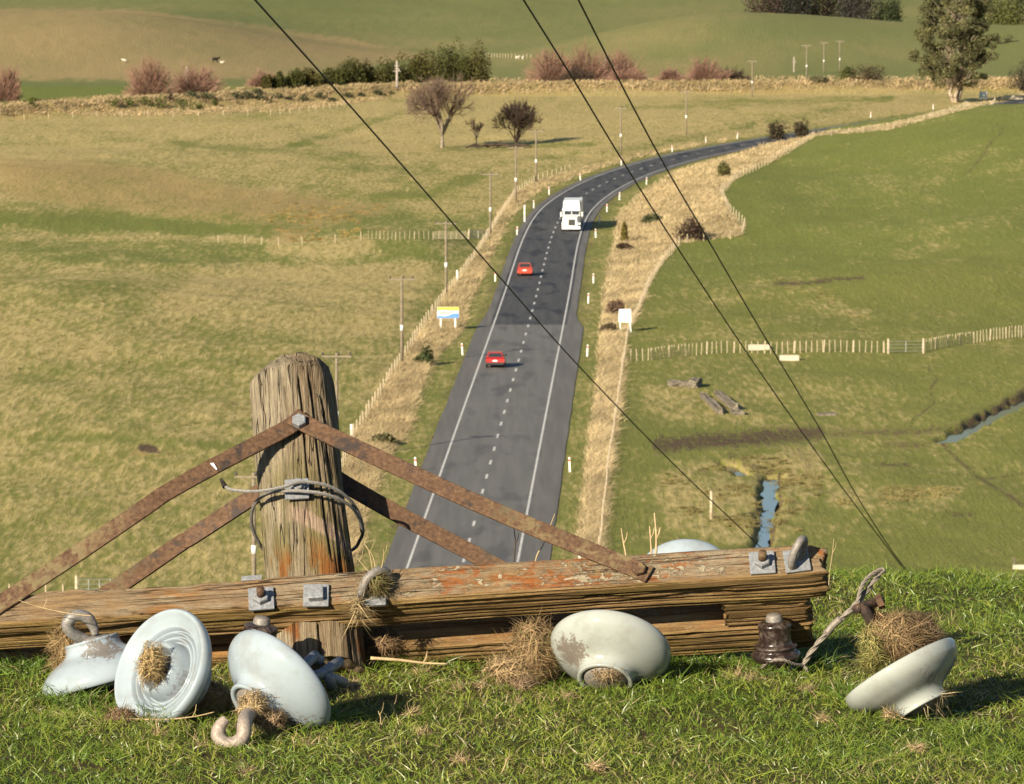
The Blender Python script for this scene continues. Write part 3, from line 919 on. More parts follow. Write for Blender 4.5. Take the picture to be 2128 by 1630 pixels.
# ------------------------------------------------------------------ cars seen from behind
M_GLASS = NT('car_glass', 0.05, 0.6).fin((.03, .035, .04))
M_TYRE = plain('tyre', (.018, .018, .018), .85, .2, .1, 9)
M_RIM = plain('wheel_rim', (.4, .4, .42), .35, .5, .1, 9, .8)
M_LAMP = plain('tail_lamp', (.45, .03, .02), .25, .5, .05, 9)
M_PLATE = plain('number_plate', (.75, .75, .72), .5, .3, .05, 9)
M_BUMP = plain('dark_bumper', (.03, .03, .032), .6, .3, .1, 9)
def car(p, label, colour, kind):
    r = empty('car', p, label, 'car')
    n = NT('car_paint', .28, .5); n.b.inputs['Coat Weight'].default_value = .6
    paint = n.fin(colour)
    hatch = kind == 'hatch'
    # side profile: lower body
    prof = [(-1.95, .30), (-2.0, .55), (-1.97, .86), (-1.6, .93), (.9, .93), (1.7, .80), (2.0, .62), (2.0, .30)]
    b = MB(); k = len(prof); w = .84
    vs = [(-w * (.97 if z > .9 else 1), y, z) for y, z in prof] + [(w * (.97 if z > .9 else 1), y, z) for y, z in prof]
    b.add(vs, [tuple(range(k)), tuple(range(2 * k - 1, k - 1, -1))] + [(i, (i + 1) % k, k + (i + 1) % k, k + i) for i in range(k)])
    body = b.build('body', paint, r, False, .05, 2)
    yr, yt = (-1.88, -1.45) if hatch else (-1.35, -.85)
    cab = MB().hexa([(-.80, yr, .92), (.80, yr, .92), (.80, 1.0, .92), (-.80, 1.0, .92)], [(-.60, yt, 1.40), (.60, yt, 1.40), (.60, .25, 1.40), (-.60, .25, 1.40)]).build('cabin', paint, r, False, .05, 2)
    def pane(name, q):
        c = sum((Vector(a) for a in q), Vector()) / 4
        nrm = (Vector(q[1]) - Vector(q[0])).cross(Vector(q[2]) - Vector(q[0])).normalized() * .012
        q2 = [c + (Vector(a) - c) * 1 for a in q]
        MB().hexa([a - nrm * .5 for a in q2], [a + nrm for a in q2]).build(name, M_GLASS, cab)
    e = lambda a, b_, t: tuple(Vector(a).lerp(Vector(b_), t))
    Lb, Rb, Lt, Rt = (-.80, yr, .92), (.80, yr, .92), (-.60, yt, 1.40), (.60, yt, 1.40)
    pane('rear_window', [e(e(Lb, Lt, .14), e(Rb, Rt, .14), .07), e(e(Lb, Lt, .14), e(Rb, Rt, .14), .93), e(e(Lb, Lt, .86), e(Rb, Rt, .86), .93), e(e(Lb, Lt, .86), e(Rb, Rt, .86), .07)])
    FLb, FRb, FLt, FRt = (-.80, 1.0, .92), (.80, 1.0, .92), (-.60, .25, 1.40), (.60, .25, 1.40)
    pane('windscreen', [e(e(FRb, FRt, .12), e(FLb, FLt, .12), .07), e(e(FRb, FRt, .12), e(FLb, FLt, .12), .93), e(e(FRb, FRt, .88), e(FLb, FLt, .88), .93), e(e(FRb, FRt, .88), e(FLb, FLt, .88), .07)])
    for a, b_, c_, d_ in ((FLb, Lb, Lt, FLt), (Rb, FRb, FRt, Rt)):
        pane('side_window', [e(e(a, d_, .14), e(b_, c_, .14), .12), e(e(a, d_, .14), e(b_, c_, .14), .9), e(e(a, d_, .86), e(b_, c_, .86), .9), e(e(a, d_, .86), e(b_, c_, .86), .12)])
    for sx in (-1, 1):
        MB().box((sx * .66, -1.985, .76), (.26, .06, .17)).build('tail_light', M_LAMP, r, False, .015)
        MB().box((sx * .93, .75, 1.0), (.16, .1, .12)).build('mirror', M_BUMP, r, False, .02)
        for y in (-1.25, 1.3):
            M = Matrix.Translation((sx * .76, y, .31)) @ Matrix.Rotation(math.pi / 2, 4, 'Y')
            wl = MB().lathe([(.0, -.10), (.20, -.10), (.29, -.085), (.31, -.05), (.31, .05), (.29, .085), (.20, .10), (0, .10)], 20, M).build('tyre', M_TYRE, r, True)
            MB().lathe([(0, .108 * sx), (.17, .108 * sx), (.19, .09 * sx)], 14, M).build('rim', M_RIM, wl)
    MB().box((0, -1.99, .42), (1.66, .14, .22)).build('rear_bumper', M_BUMP if hatch else paint, r, False, .04)
    MB().box((0, -2.03, .68), (.42, .02, .13)).build('number_plate', M_PLATE, r)
    return r
def heading(y):
    return -math.atan(float(xroad(y + 1) - xroad(y - 1)) / 2)
p = gp1(1030, 763); p.z = .06
car(p, 'red hatchback with dark rear bumper driving away, just behind the patched seal', (.42, .02, .018), 'hatch').rotation_euler = (0, 0, heading(p.y))
p = gp1(1091, 573); p.z = .06
car(p, 'orange red saloon car driving away on the dark seal towards the truck', (.44, .055, .025), 'sedan').rotation_euler = (0, 0, heading(p.y))

# ------------------------------------------------------------------ oncoming truck
p = gp1(1187, 482); p.z = .06
tr = empty('truck', p, 'white bonneted truck with tall sleeper cab coming along the road', 'truck')
tr.rotation_euler = (0, 0, heading(p.y))
n = NT('truck_white', .3, .5); M_TW = n.fin((.80, .80, .77))
M_GRILL = plain('truck_grille', (.05, .05, .05), .35, .5, .2, 20, .4)
M_CHR = plain('chrome', (.6, .6, .6), .15, .5, .05, 9, .9)
MB().hexa([(-.86, 0, .62), (.86, 0, .62), (1.0, 2.2, .62), (-1.0, 2.2, .62)], [(-.72, .06, 1.62), (.72, .06, 1.62), (.95, 2.2, 1.95), (-.95, 2.2, 1.95)]).build('bonnet', M_TW, tr, False, .07, 3)
g = MB().box((.06, -.03, 1.14), (.86, .07, .80)).build('grille', M_GRILL, tr, False, .02)
for i in range(7):
    MB().box((.06, -.075, .82 + i * .105), (.80, .02, .02)).build('grille_bar', M_CHR, g)
MB().box((0, -.06, .44), (2.35, .26, .34)).build('bumper', M_TW, tr, False, .04)
for sx in (-1, 1):
    MB().hexa([(sx * .98 - .2, .15, .45), (sx * .98 + .2, .15, .45), (sx * .98 + .2, 1.6, .45), (sx * .98 - .2, 1.6, .45)], [(sx * .98 - .2, .35, 1.15), (sx * .98 + .2, .35, 1.05), (sx * .98 + .2, 1.4, 1.05), (sx * .98 - .2, 1.4, 1.15)]).build('mudguard', M_TW, tr, False, .05)
    MB().box((sx * .92, .10, .78), (.34, .12, .20)).build('headlight', M_CHR, tr, False, .02)
    MB().box((sx * 1.36, 2.1, 2.05), (.16, .12, .60)).build('mirror', M_TW, tr, False, .03)
    MB().tube([(sx * 1.1, 2.2, 2.3), (sx * 1.36, 2.1, 2.3)], .025, 6).build('mirror_arm', M_CHR, tr)
    MB().tube([(sx * 1.12, 3.75, .9), (sx * 1.12, 3.75, 3.6)], .08, 8).build('exhaust_stack', M_CHR, tr, True)
    for y in (.85, 5.6, 6.9, 12.5, 13.7, 14.9):
        M = Matrix.Translation((sx * 1.03, y, .52)) @ Matrix.Rotation(math.pi / 2, 4, 'Y')
        wl = MB().lathe([(0, -.15), (.3, -.15), (.49, -.13), (.52, -.08), (.52, .08), (.49, .13), (.3, .15), (0, .15)], 20, M).build('tyre', M_TYRE, tr, True)
        MB().lathe([(0, .158 * sx), (.27, .158 * sx), (.3, .14 * sx)], 14, M).build('rim', M_RIM, wl)
cabt = MB().hexa([(-1.12, 2.0, .8), (1.12, 2.0, .8), (1.16, 4.4, .8), (-1.16, 4.4, .8)], [(-1.05, 2.45, 2.85), (1.05, 2.45, 2.85), (1.12, 4.4, 2.85), (-1.12, 4.4, 2.85)]).build('cab', M_TW, tr, False, .06, 2)
for sx in (-1, 1):
    MB().hexa([(sx * .51 - .46, 2.20, 2.00), (sx * .51 + .46, 2.20, 2.00), (sx * .51 + .46, 2.27, 2.00), (sx * .51 - .46, 2.27, 2.00)],
              [(sx * .50 - .45, 2.32, 2.50), (sx * .50 + .45, 2.32, 2.50), (sx * .50 + .45, 2.40, 2.50), (sx * .50 - .45, 2.40, 2.50)]).build('windscreen', M_GLASS, cabt)
MB().hexa([(-1.1, 2.0, 2.50), (1.1, 2.0, 2.50), (1.1, 2.5, 2.62), (-1.1, 2.5, 2.62)], [(-1.1, 2.0, 2.62), (1.1, 2.0, 2.62), (1.1, 2.5, 2.78), (-1.1, 2.5, 2.78)]).build('sun_visor', M_TW, tr, False, .02)
MB().hexa([(-1.10, 2.45, 2.85), (1.10, 2.45, 2.85), (1.12, 4.4, 2.85), (-1.12, 4.4, 2.85)], [(-.98, 3.0, 3.75), (.98, 3.0, 3.75), (1.08, 4.4, 3.75), (-1.08, 4.4, 3.75)]).build('roof_fairing', M_TW, tr, False, .12, 3)
for sx in (-1, 1):
    MB().box((sx * .42, 2.60, 3.03), (.68, .1, .10)).build('fairing_slot', M_GRILL, tr)
MB().box((0, 10.3, 2.15), (2.35, 10.6, 2.6)).build('trailer_body', M_TW, tr, False, .04)
MB().box((0, 9.6, .78), (1.0, 11.0, .22)).build('chassis', M_BUMP, tr)

# ------------------------------------------------------------------ ruins, troughs, posts in the paddock
def block(name, label, cat, px, py, dims, rz=0, mat=M_CONC, n=3, seed=0, parent=None, off=(0, 0, 0), tilt=0):
    p = gp1(px, py)
    b = MB().box((0, 0, dims[2] / 2 - .1), (dims[0], dims[1], dims[2] + .2))
    me = bpy.data.meshes.new(name); me.from_pydata(b.v, [], b.f)
    bm = bmesh.new(); bm.from_mesh(me)
    bmesh.ops.subdivide_edges(bm, edges=list(bm.edges), cuts=n, use_grid_fill=True)
    rg = random.Random(seed)
    for v in bm.verts:
        v.co += Vector((rg.uniform(-1, 1), rg.uniform(-1, 1), rg.uniform(-2.2, .5))) * min(dims) * .16
    bm.to_mesh(me); bm.free()
    o = link_mesh(name, me, mat)
    o.location = p; o.rotation_euler = (0, rad(tilt), rad(rz))
    return tag(o, label, cat)
block('concrete_ruin', 'broken concrete wall slab lying flat in the paddock', 'ruin', 1408, 801, (1.5, 1.6, .5), 14, seed=1)
block('concrete_ruin', 'upright concrete wall end with a deep shadow beside it', 'ruin', 1444, 803, (.9, 2.6, .75), -12, seed=2)
block('concrete_ruin', 'long narrow concrete footing pointing up the paddock', 'ruin', 1478, 843, (.5, 15, .42), 3.5, seed=3)
block('concrete_ruin', 'second long concrete footing parallel to the first', 'ruin', 1508, 838, (.5, 13, .55), 4.5, seed=4)
block('concrete_ruin', 'low crumbled concrete lump between the footings and the rushes', 'ruin', 1532, 862, (.9, 2.0, .35), 8, seed=5)
block('concrete_ruin', 'flat weathered slab beside the muddy strip', 'ruin', 1718, 862, (1.5, 1.6, .2), 4, seed=6)
def trough(px, py, L, label):
    p = gp1(px, py)
    r = empty('water_trough', p, label, 'trough')
    b = MB()
    for c, d in (((0, -.3, .2), (L, .08, .55)), ((0, .3, .2), (L, .08, .55)), ((-L / 2 + .04, 0, .2), (.08, .52, .55)), ((L / 2 - .04, 0, .2), (.08, .52, .55)), ((0, 0, .02), (L - .2, .5, .1))):
        b.box(c, d)
    b.build('basin', M_TROUGH, r)
    MB().box((0, 0, .36), (L - .18, .51, .01)).build('water_surface', M_GLASS, r)
trough(1640, 748, 1.8, 'pale concrete water trough standing in front of the batten fence')
trough(1577, 726, 2.0, 'pale concrete water trough built into the batten fence')
r = empty('timber_post', gp1(1478, 1080), 'lone timber post standing beside the ditch', 'post')
MB().tube([(0, 0, -.3), (0.01, 0, 1.0), (0, 0, 1.95)], [.11, .105, .10], 10).build('post', M_FWOOD, r, True)
MB().tube([(0, 0, 1.93), (0, 0, 1.97)], [.115, .09], 10).build('weathered_top', M_PWOOD, r)
r = empty('timber_post', gp1(2108, 1185), 'small white trough end with a stake below the brow', 'post')
MB().box((.6, 0, .12), (1.4, .4, .3)).build('trough_end', M_TROUGH, r, False, .02)
MB().tube([(0, 0, -.2), (0, 0, .75)], .05, 6).build('stake', M_CONC, r)
r = empty('bridge_wall', gp1(2105, 207), 'low pale concrete bridge wall beyond the gum tree', 'wall')
MB().box((1.5, 0, .35), (6.5, .3, .9)).build('parapet', M_TROUGH, r, False, .02)
MB().box((1.5, 0, .85), (6.7, .4, .12)).build('coping', M_TROUGH, r, False, .02)

# ------------------------------------------------------------------ stock on the far hill
def beast(px, py, L, label, cat, c, c2=None, rz=0):
    p = gp1(px, py)
    o = empty(cat, p, label, cat)
    o.rotation_euler = (0, 0, rad(rz))
    mt = plain(cat + '_coat', c, .9, .1, .3, 3)
    s = L
    pts = [(-.52, .62, .20), (-.35, .64, .25), (0, .60, .27), (.32, .66, .24), (.52, .80, .14), (.68, .86, .11), (.86, .74, .07)]
    b = MB().tube([(x * s, 0, z * s) for x, z, _ in pts], [q * s for _, _, q in pts], 10)
    for x in (-.40, .30):
        for y in (-.13, .13):
            b.tube([(x * s, y * s, .55 * s), ((x - .05) * s, y * s, .27 * s), (x * s, y * s, 0)], [.10 * s, .06 * s, .05 * s], 6)
    b.tube([(-.55 * s, 0, .75 * s), (-.66 * s, 0, .35 * s)], .02 * s, 5)
    for y in (-1, 1):
        b.tube([(.70 * s, y * .07 * s, .93 * s), (.68 * s, y * .2 * s, .98 * s)], [.05 * s, .02 * s], 5)
    b.build('body', mt, o, True)
beast(448, 130, 1.5, 'black cow on the brown hill above the red willow', 'cow', (.02, .018, .016), rz=10)
beast(461, 134, .9, 'pale sheep standing beside the black cow', 'sheep', (.5, .45, .37), rz=-20)
beast(258, 130, 1.0, 'pale sheep alone on the brown hill', 'sheep', (.5, .45, .37), rz=160)
for i, (px, py) in enumerate([(1076, 124), (1087, 124)]):
    beast(px, py, 1.0, 'pale sheep grazing on the green hill between hedge and willow', 'sheep', (.62, .55, .45), rz=20 + 50 * i)
for o in bpy.data.objects:
    if o.get('label', '').startswith('pale sheep grazing'): o['group'] = 'sheep between hedge and willow'
# ------------------------------------------------------------------ trees and shrubs
def grow_tree(rg, H, r0, forks, spread, depth, nchild, upw=0.35, trunk=0.25, shrink=0.66):
    segs = []
    def grow(p, d, L, r, lev):
        m = 3
        q = p
        for i in range(m):
            d = (d + Vector((rg.gauss(0, 1), rg.gauss(0, 1), rg.gauss(0, .6) + upw * .5)) * .13).normalized()
            q2 = q + d * L / m
            segs.append((q, q2, r * (1 - i / m * .45), r * (1 - (i + 1) / m * .45), lev))
            q = q2
            if lev < depth and lev > 0 and i < m - 1 and rg.random() < .7:
                kid(q, d, L * .75, r * .45, lev + 1)
        if lev < depth:
            for k in range(nchild if lev else forks):
                kid(q, d, L * shrink * rg.uniform(.8, 1.2) if lev else H * .36 * rg.uniform(.8, 1.15), r * .6, lev + 1)
    def kid(p, d, L, r, lev):
        a = Vector((rg.gauss(0, 1), rg.gauss(0, 1), rg.gauss(0, 1)))
        a = (a - d * a.dot(d)).normalized()
        nd = (d + a * spread * rg.uniform(.5, 1.2) + Vector((0, 0, upw * .4))).normalized()
        grow(p, nd, L, r, lev)
    grow(Vector((0, 0, -.2)), Vector((rg.gauss(0, .04), rg.gauss(0, .04), 1)), H * trunk, r0, 0)
    return segs

def segs_mesh(name, segs, mat, parent, rmin):
    k = 4
    n = len(segs)
    A = np.array([s[0][:] for s in segs]); B = np.array([s[1][:] for s in segs])
    ra = np.maximum([s[2] for s in segs], rmin); rb = np.maximum([s[3] for s in segs], rmin)
    D = B - A; D /= np.linalg.norm(D, axis=1, keepdims=True) + 1e-9
    U = np.cross(D, np.array([.31, .77, .55])); U /= np.linalg.norm(U, axis=1, keepdims=True) + 1e-9
    W = np.cross(D, U)
    V = np.zeros((n, 2 * k, 3))
    for i in range(k):
        c, s_ = math.cos(math.pi / 2 * i), math.sin(math.pi / 2 * i)
        V[:, i] = A + (U * c + W * s_) * ra[:, None]
        V[:, k + i] = B + (U * c + W * s_) * rb[:, None]
    q = np.array([(i, (i + 1) % k, k + (i + 1) % k, k + i) for i in range(k)])
    T = (np.arange(n)[:, None, None] * 2 * k + q[None]).reshape(-1, 4)
    return fast_mesh(name, V.reshape(-1, 3), T, mat, parent)

def fit(segs, H, W):
    P = np.array([s[1][:] for s in segs])
    kz = H / P[:, 2].max(); kx = W / 2 / np.percentile(np.hypot(P[:, 0], P[:, 1]), 97)
    f = lambda v: Vector((v.x * kx, v.y * kx, v.z * kz if v.z > 0 else v.z))
    return [(f(a), f(b), c, d, l) for a, b, c, d, l in segs]

def bare_tree(name, label, px, py, hpx, wpx, mat, seed, forks=5, depth=5, nchild=3, r0=.4, rmin=.02, trunk=.22, spread=.8, cat='tree', bark=M_BARK, Y=None, group=None, upw=.35):
    p = gp1(px, py) if Y is None else on_land(px, Y)
    k = p.y / FPX
    rg = random.Random(seed)
    sg = fit(grow_tree(rg, hpx * k, r0, forks, spread, depth, nchild, upw, trunk), hpx * k, wpx * k)
    r = empty(name, p, label, cat, group)
    segs_mesh('trunk', [s for s in sg if s[4] <= 1], bark, r, rmin)
    segs_mesh('crown', [s for s in sg if s[4] > 1], mat, r, rmin)
    return r
bare_tree('bare_tree', 'large bare spreading tree with a pale trunk in the middle paddock', 918, 308, 160, 175, M_TWIG, 11, 7, 5, 3, .42, .019, .20, .95)
bare_tree('bare_tree', 'small thin bare tree between the two larger bare trees', 990, 303, 58, 42, M_TWIG, 4, 4, 4, 3, .16, .025, .3)
bare_tree('bare_tree', 'dark dense bare tree on the grass bank beside the larger tree', 1072, 303, 100, 105, M_TWIG_D, 23, 8, 5, 3, .25, .028, .10, .75, bark=M_TWIG_D)
k_ = gp1(925, 318)
r = empty('fallen_log', gp1(965, 307), 'fallen dark branches lying under the bare trees', 'log')
b = MB()
rg = random.Random(2)
for i in range(9):
    x = rg.uniform(0, 9)
    b.tube([(x, rg.uniform(-3, 3), .1), (x + 1.5, rg.uniform(-3, 3), .5), (x + 3, rg.uniform(-3, 3), .25)], [.16, .2, .08], 6)
b.build('branch', M_TWIG_D, r, True)

def foliage(rg, n, rad3, lumps, gap=.45):
    """points in the outer shell of several overlapping lumps"""
    C = rg.normal(size=(lumps, 3)); C /= np.linalg.norm(C, axis=1, keepdims=True)
    C = C * rg.uniform(.25, .72, lumps)[:, None]; C[:, 2] = np.abs(C[:, 2]) * .9 + .10
    R = rg.uniform(.26, .48, lumps)
    i = rg.integers(0, lumps, n)
    D = rg.normal(size=(n, 3)); D /= np.linalg.norm(D, axis=1, keepdims=True)
    rr = R[i] * rg.uniform(.55, 1.08, n)
    P = C[i] + D * rr[:, None]
    P[:, 2] = np.maximum(P[:, 2], rg.uniform(0, .12, n))
    P[:, 2] /= np.percentile(P[:, 2], 98.5); P[:, :2] /= np.percentile(np.abs(P[:, :2]), 98.5)
    tint = .7 + .6 * vnoise(i * 3.7, i * 1.3, 3)
    return P * np.array(rad3)[None], tint

def bush(name, label, p, wid, hgt, base, seed, n=700, leaf=.16, cat='shrub', group=None, lumps=12, twig=None, dep=None):
    rg = np.random.default_rng(seed)
    P, tint = foliage(rg, n, (wid * .5, (dep or wid) * .5, hgt), lumps)
    c = np.array(base)[None] * tint[:, None] * rg.uniform(.65, 1.35, n)[:, None]
    r = empty(name, p, label, cat, group)
    cards('crown', P, leaf, M_LEAF, c, r, seed)
    rr = random.Random(seed)
    sg = []
    for i in range(10):
        a = rr.uniform(0, 6.3)
        d = Vector((math.cos(a) * wid * .33, math.sin(a) * wid * .33, hgt * rr.uniform(.5, .8)))
        sg += [(Vector((0, 0, -.2)), d * .5, .05, .04, 0), (d * .5, d, .04, .02, 0)]
    segs_mesh('stems', sg, twig or M_TWIG_D, r, .03)
    return r

# gum tree
p = gp1(1985, 213)
k = p.y / FPX
gum = empty('gum_tree', p, 'tall gum tree with pale twin trunks beside the road', 'tree')
rg = random.Random(5); rn = np.random.default_rng(5)
sg, tips = [], []
def limb(p0, p1, r0, r1, n=6, j=.25):
    q = p0
    for i in range(n):
        t = (i + 1) / n
        q2 = p0.lerp(p1, t) + Vector((rg.gauss(0, j), rg.gauss(0, j), rg.gauss(0, j * .5))) * (1 if i < n - 1 else 0)
        sg.append((q, q2, r0 + (r1 - r0) * i / n, r0 + (r1 - r0) * t, 0)); q = q2
Ht = 25.5
for x, y, zz in ((-.35, 0, .5), (.45, .3, .5), (.1, -.3, .3)):
    limb(Vector((x, y, -.3)), Vector((x * 3.5, y * 3, Ht * .30)), .50, .34)
    limb(Vector((x * 3.5, y * 3, Ht * .30)), Vector((x * 4.5, y * 5, Ht * .9)), .15, .04, 9, .4)
Cl = []
for i in range(220):
    z = rn.uniform(.16, 1.02)
    prof = np.interp(z, [.16, .24, .36, .55, .72, .88, 1.02], [.55, .9, 1.05, 1.0, .88, .74, .45])
    a = rn.uniform(0, 6.28); rr_ = prof * 8.4 * np.sqrt(rn.uniform(.12, 1))
    c = Vector((math.cos(a) * rr_, math.sin(a) * rr_, z * Ht))
    Cl.append(c)
    s0 = Vector((c.x * .12, c.y * .12, max(c.z - rr_ * .9 - 1.5, Ht * .12)))
    limb(s0, c, .07, .02, 4, .2)
segs_mesh('trunk', sg, M_GBARK, gum, .03)
Cl = np.array([c[:] for c in Cl])
N = 42000
ci = rn.integers(0, len(Cl), N)
cr_ = rn.uniform(.6, 1.6, len(Cl))
D = rn.normal(size=(N, 3)); D /= np.linalg.norm(D, axis=1, keepdims=True)
Pp = Cl[ci] + D * (cr_[ci] * rn.uniform(.3, 1.0, N) ** .6)[:, None] * np.array([1.1, 1.1, .8])
tint = rn.uniform(.75, 1.25, len(Cl))[ci]
cards('crown', Pp, .24, M_LEAF, np.array([[.112, .108, .045]]) * (tint * rn.uniform(.6, 1.4, N))[:, None], gum, 3, 0, 1.2)

# green hedge of wind-shorn trees along the railway
HG = [(556, 16, 10), (580, 24, 16), (612, 34, 22), (648, 38, 24), (690, 44, 30), (728, 52, 46), (768, 50, 38), (806, 54, 46), (846, 56, 50), (886, 58, 54), (926, 60, 62), (962, 56, 66), (992, 46, 62)]
for i, (px, w, h) in enumerate(HG):
    Y = float(yrail((px - 1064) / FPX * 1200)) + 62 - i * 1.5
    p = on_land(px, Y); k = Y / FPX
    top = np.interp(px, [540, 600, 640, 690, 735, 780, 850, 930, 975, 1000, 1012], [163, 150, 146, 145, 124, 136, 118, 101, 98, 98, 118])
    hh = (at(px, top, Y).z - p.z)
    bush('hedge_tree', 'low evergreen bush at the tapering end of the railway hedge' if i < 5 else 'tallest dark evergreen at the shaded end of the railway hedge' if i == 12 else 'wind shorn evergreen tree in the tall part of the railway hedge', p, w * k * 1.35, hh, (.058, .060, .014) if i % 3 else (.072, .062, .016), 100 + i, 3200, .27, 'hedge tree', 'low hedge bushes by the railway' if i < 5 else 'tall hedge trees by the railway', 14)

# red willows
def willow(px, w, top, Y, seed, label, mat=M_TWIG_R, group=None):
    Y = float(yrail((px - 1064) / FPX * 1180)) + 48 + (Y - 1322)
    p = on_land(px, Y); k = Y / FPX
    hh = (at(px, top, Y).z - p.z) * 1.12; w = w * 1.5
    r = empty('red_willow', p, label, 'willow', group)
    rg = random.Random(seed); sg = []
    for i in range(1100):
        a = rg.uniform(0, 6.283); e = math.acos(rg.uniform(.12, 1))
        d = Vector((math.sin(e) * math.cos(a) * w * k * .5, math.sin(e) * math.sin(a) * w * k * .5, math.cos(e) * hh)) * rg.uniform(.62, 1.03) * (.62 + .55 * float(vnoise(a * 1.9 + seed, e * 2.6, seed)))
        b0 = d * rg.uniform(.35, .65) + Vector((rg.gauss(0, .3), rg.gauss(0, .3), -.2))
        sg.append((b0, d, .035, .015, 2))
        if i < 60: sg.append((Vector((rg.gauss(0, .4), rg.gauss(0, .4), -.2)), b0, .10, .05, 0))
    segs_mesh('trunk', [s for s in sg if s[4] == 0], M_BARK, r, .04)
    segs_mesh('crown', [s for s in sg if s[4] == 2], mat, r, .034)
    return r
for i, a in enumerate([(310, 92, 117, 1335, 'round red willow, the tallest of the pair behind the pale railway pole'), (402, 100, 136, 1340, 'low wide red willow right behind the pale railway pole'),
                       (548, 60, 147, 1360, 'small red willow at the low end of the green hedge'), (14, 60, 138, 1360, 'red willow at the corner of the bright green field'),
                       (1150, 90, 100, 1345, 'wide red willow on the side nearest the sheep'), (1215, 120, 91, 1350, 'tall red willow in the middle of the big clump'), (1288, 90, 99, 1355, 'red willow behind the pale railway pole, beside its own shadow'),
                       (1462, 88, 118, 1335, 'round red willow standing apart behind a power pole'), (1392, 60, 140, 1335, 'low red willow between the big clump and the round one'), (1300, 80, 140, 1325, 'low red willow thicket in front of the big clump')]):
    willow(*a[:4], 200 + i, a[4])
willow(1520, 70, 143, 1335, 230, 'dark bare shrub beside the round red willow', M_TWIG_D)
willow(1200, 70, 140, 1322, 231, 'dark bare shrub at the foot of the big red willows', M_TWIG_D)

# scrub on the railway bank
SC = [(235, 222, 28, 14), (268, 220, 16, 14), (300, 222, 34, 18), (335, 226, 38, 24), (352, 212, 16, 22), (383, 229, 36, 20), (415, 228, 16, 12), (445, 222, 14, 12), (65, 222, 14, 12), (72, 212, 24, 8), (430, 205, 34, 12), (395, 200, 24, 10),
      (490, 202, 22, 10), (515, 204, 26, 14), (540, 210, 20, 14), (575, 206, 30, 12), (600, 210, 20, 8), (630, 212, 24, 14), (660, 206, 26, 12), (690, 212, 22, 8), (720, 205, 30, 10), (750, 203, 26, 9), (785, 200, 22, 12), (810, 198, 16, 8), (535, 196, 24, 10)]
for i, (px, py, w, h) in enumerate(SC):
    p = gp1(px, py); k = p.y / FPX
    green = i < 10 and i != 4
    bush('gorse_bush', 'bright green gorse bush low on the dry railway bank' if green else 'grey green scrub bush among dry grass on the railway bank', p, w * k * 1.15, h * k * 1.15, (.085, .10, .022) if green else ((.05, .032, .022) if i == 4 else (.062, .068, .032)), 300 + i, 260, .2, 'bush',
         'green gorse on the bank' if green else 'grey scrub on the bank', 7)

# single bushes
for i, (px, py, w, h, c, lab) in enumerate([(1616, 290, 40, 31, (.055, .042, .022), 'round dark bush beside the road, the larger of two'), (1667, 286, 38, 31, (.058, .046, .024), 'round dark bush at the fence corner beside the road'),
        (1503, 368, 32, 26, (.10, .095, .030), 'yellow green flax bush on the dry grass bank'), (1434, 500, 58, 42, (.070, .045, .030), 'dark brown bush at the foot of the dry grass bank'),
        (1296, 503, 14, 34, (.16, .13, .035), 'small cabbage tree on the dry grass bank'), (1298, 520, 36, 12, (.055, .035, .022), 'low brown scrub beneath the small cabbage tree'), (1355, 462, 40, 14, (.085, .095, .045), 'grey green low shrub on the dry bank'),
        (880, 758, 40, 28, (.050, .062, .020), 'dark green bush in the left verge beside the fence'), (1265, 690, 26, 14, (.10, .075, .045), 'brown scrub on the verge beside the blank white sign'), (1278, 655, 30, 26, (.17, .11, .07), 'reddish brown scrub clump above the blank white sign'),
        (800, 925, 40, 20, (.12, .11, .05), 'grey green shrub in the dry grass near the stump'), (1760, 165, 30, 22, (.075, .085, .022), 'bright green bush beside the low dark shrub'), (1812, 166, 74, 28, (.075, .055, .030), 'low dark spreading shrub on the railway bank'),
        (2122, 190, 50, 55, (.045, .040, .028), 'dark tree at the bridge wall'), (1445, 492, 26, 18, (.06, .04, .028), 'low dark twiggy growth below the brown bush'), (1700, 170, 34, 10, (.13, .12, .06), 'pale scrub mound below the steel railway pole'), (1545, 368, 0, 0, None, None)]):
    if c is None: continue
    p = gp1(px, py); k = p.y / FPX
    bush('bush', lab, p, w * k * 1.1, h * k * 1.1, c, 400 + i, 1500, .17 if p.y < 900 else .2, 'bush', None, 12)

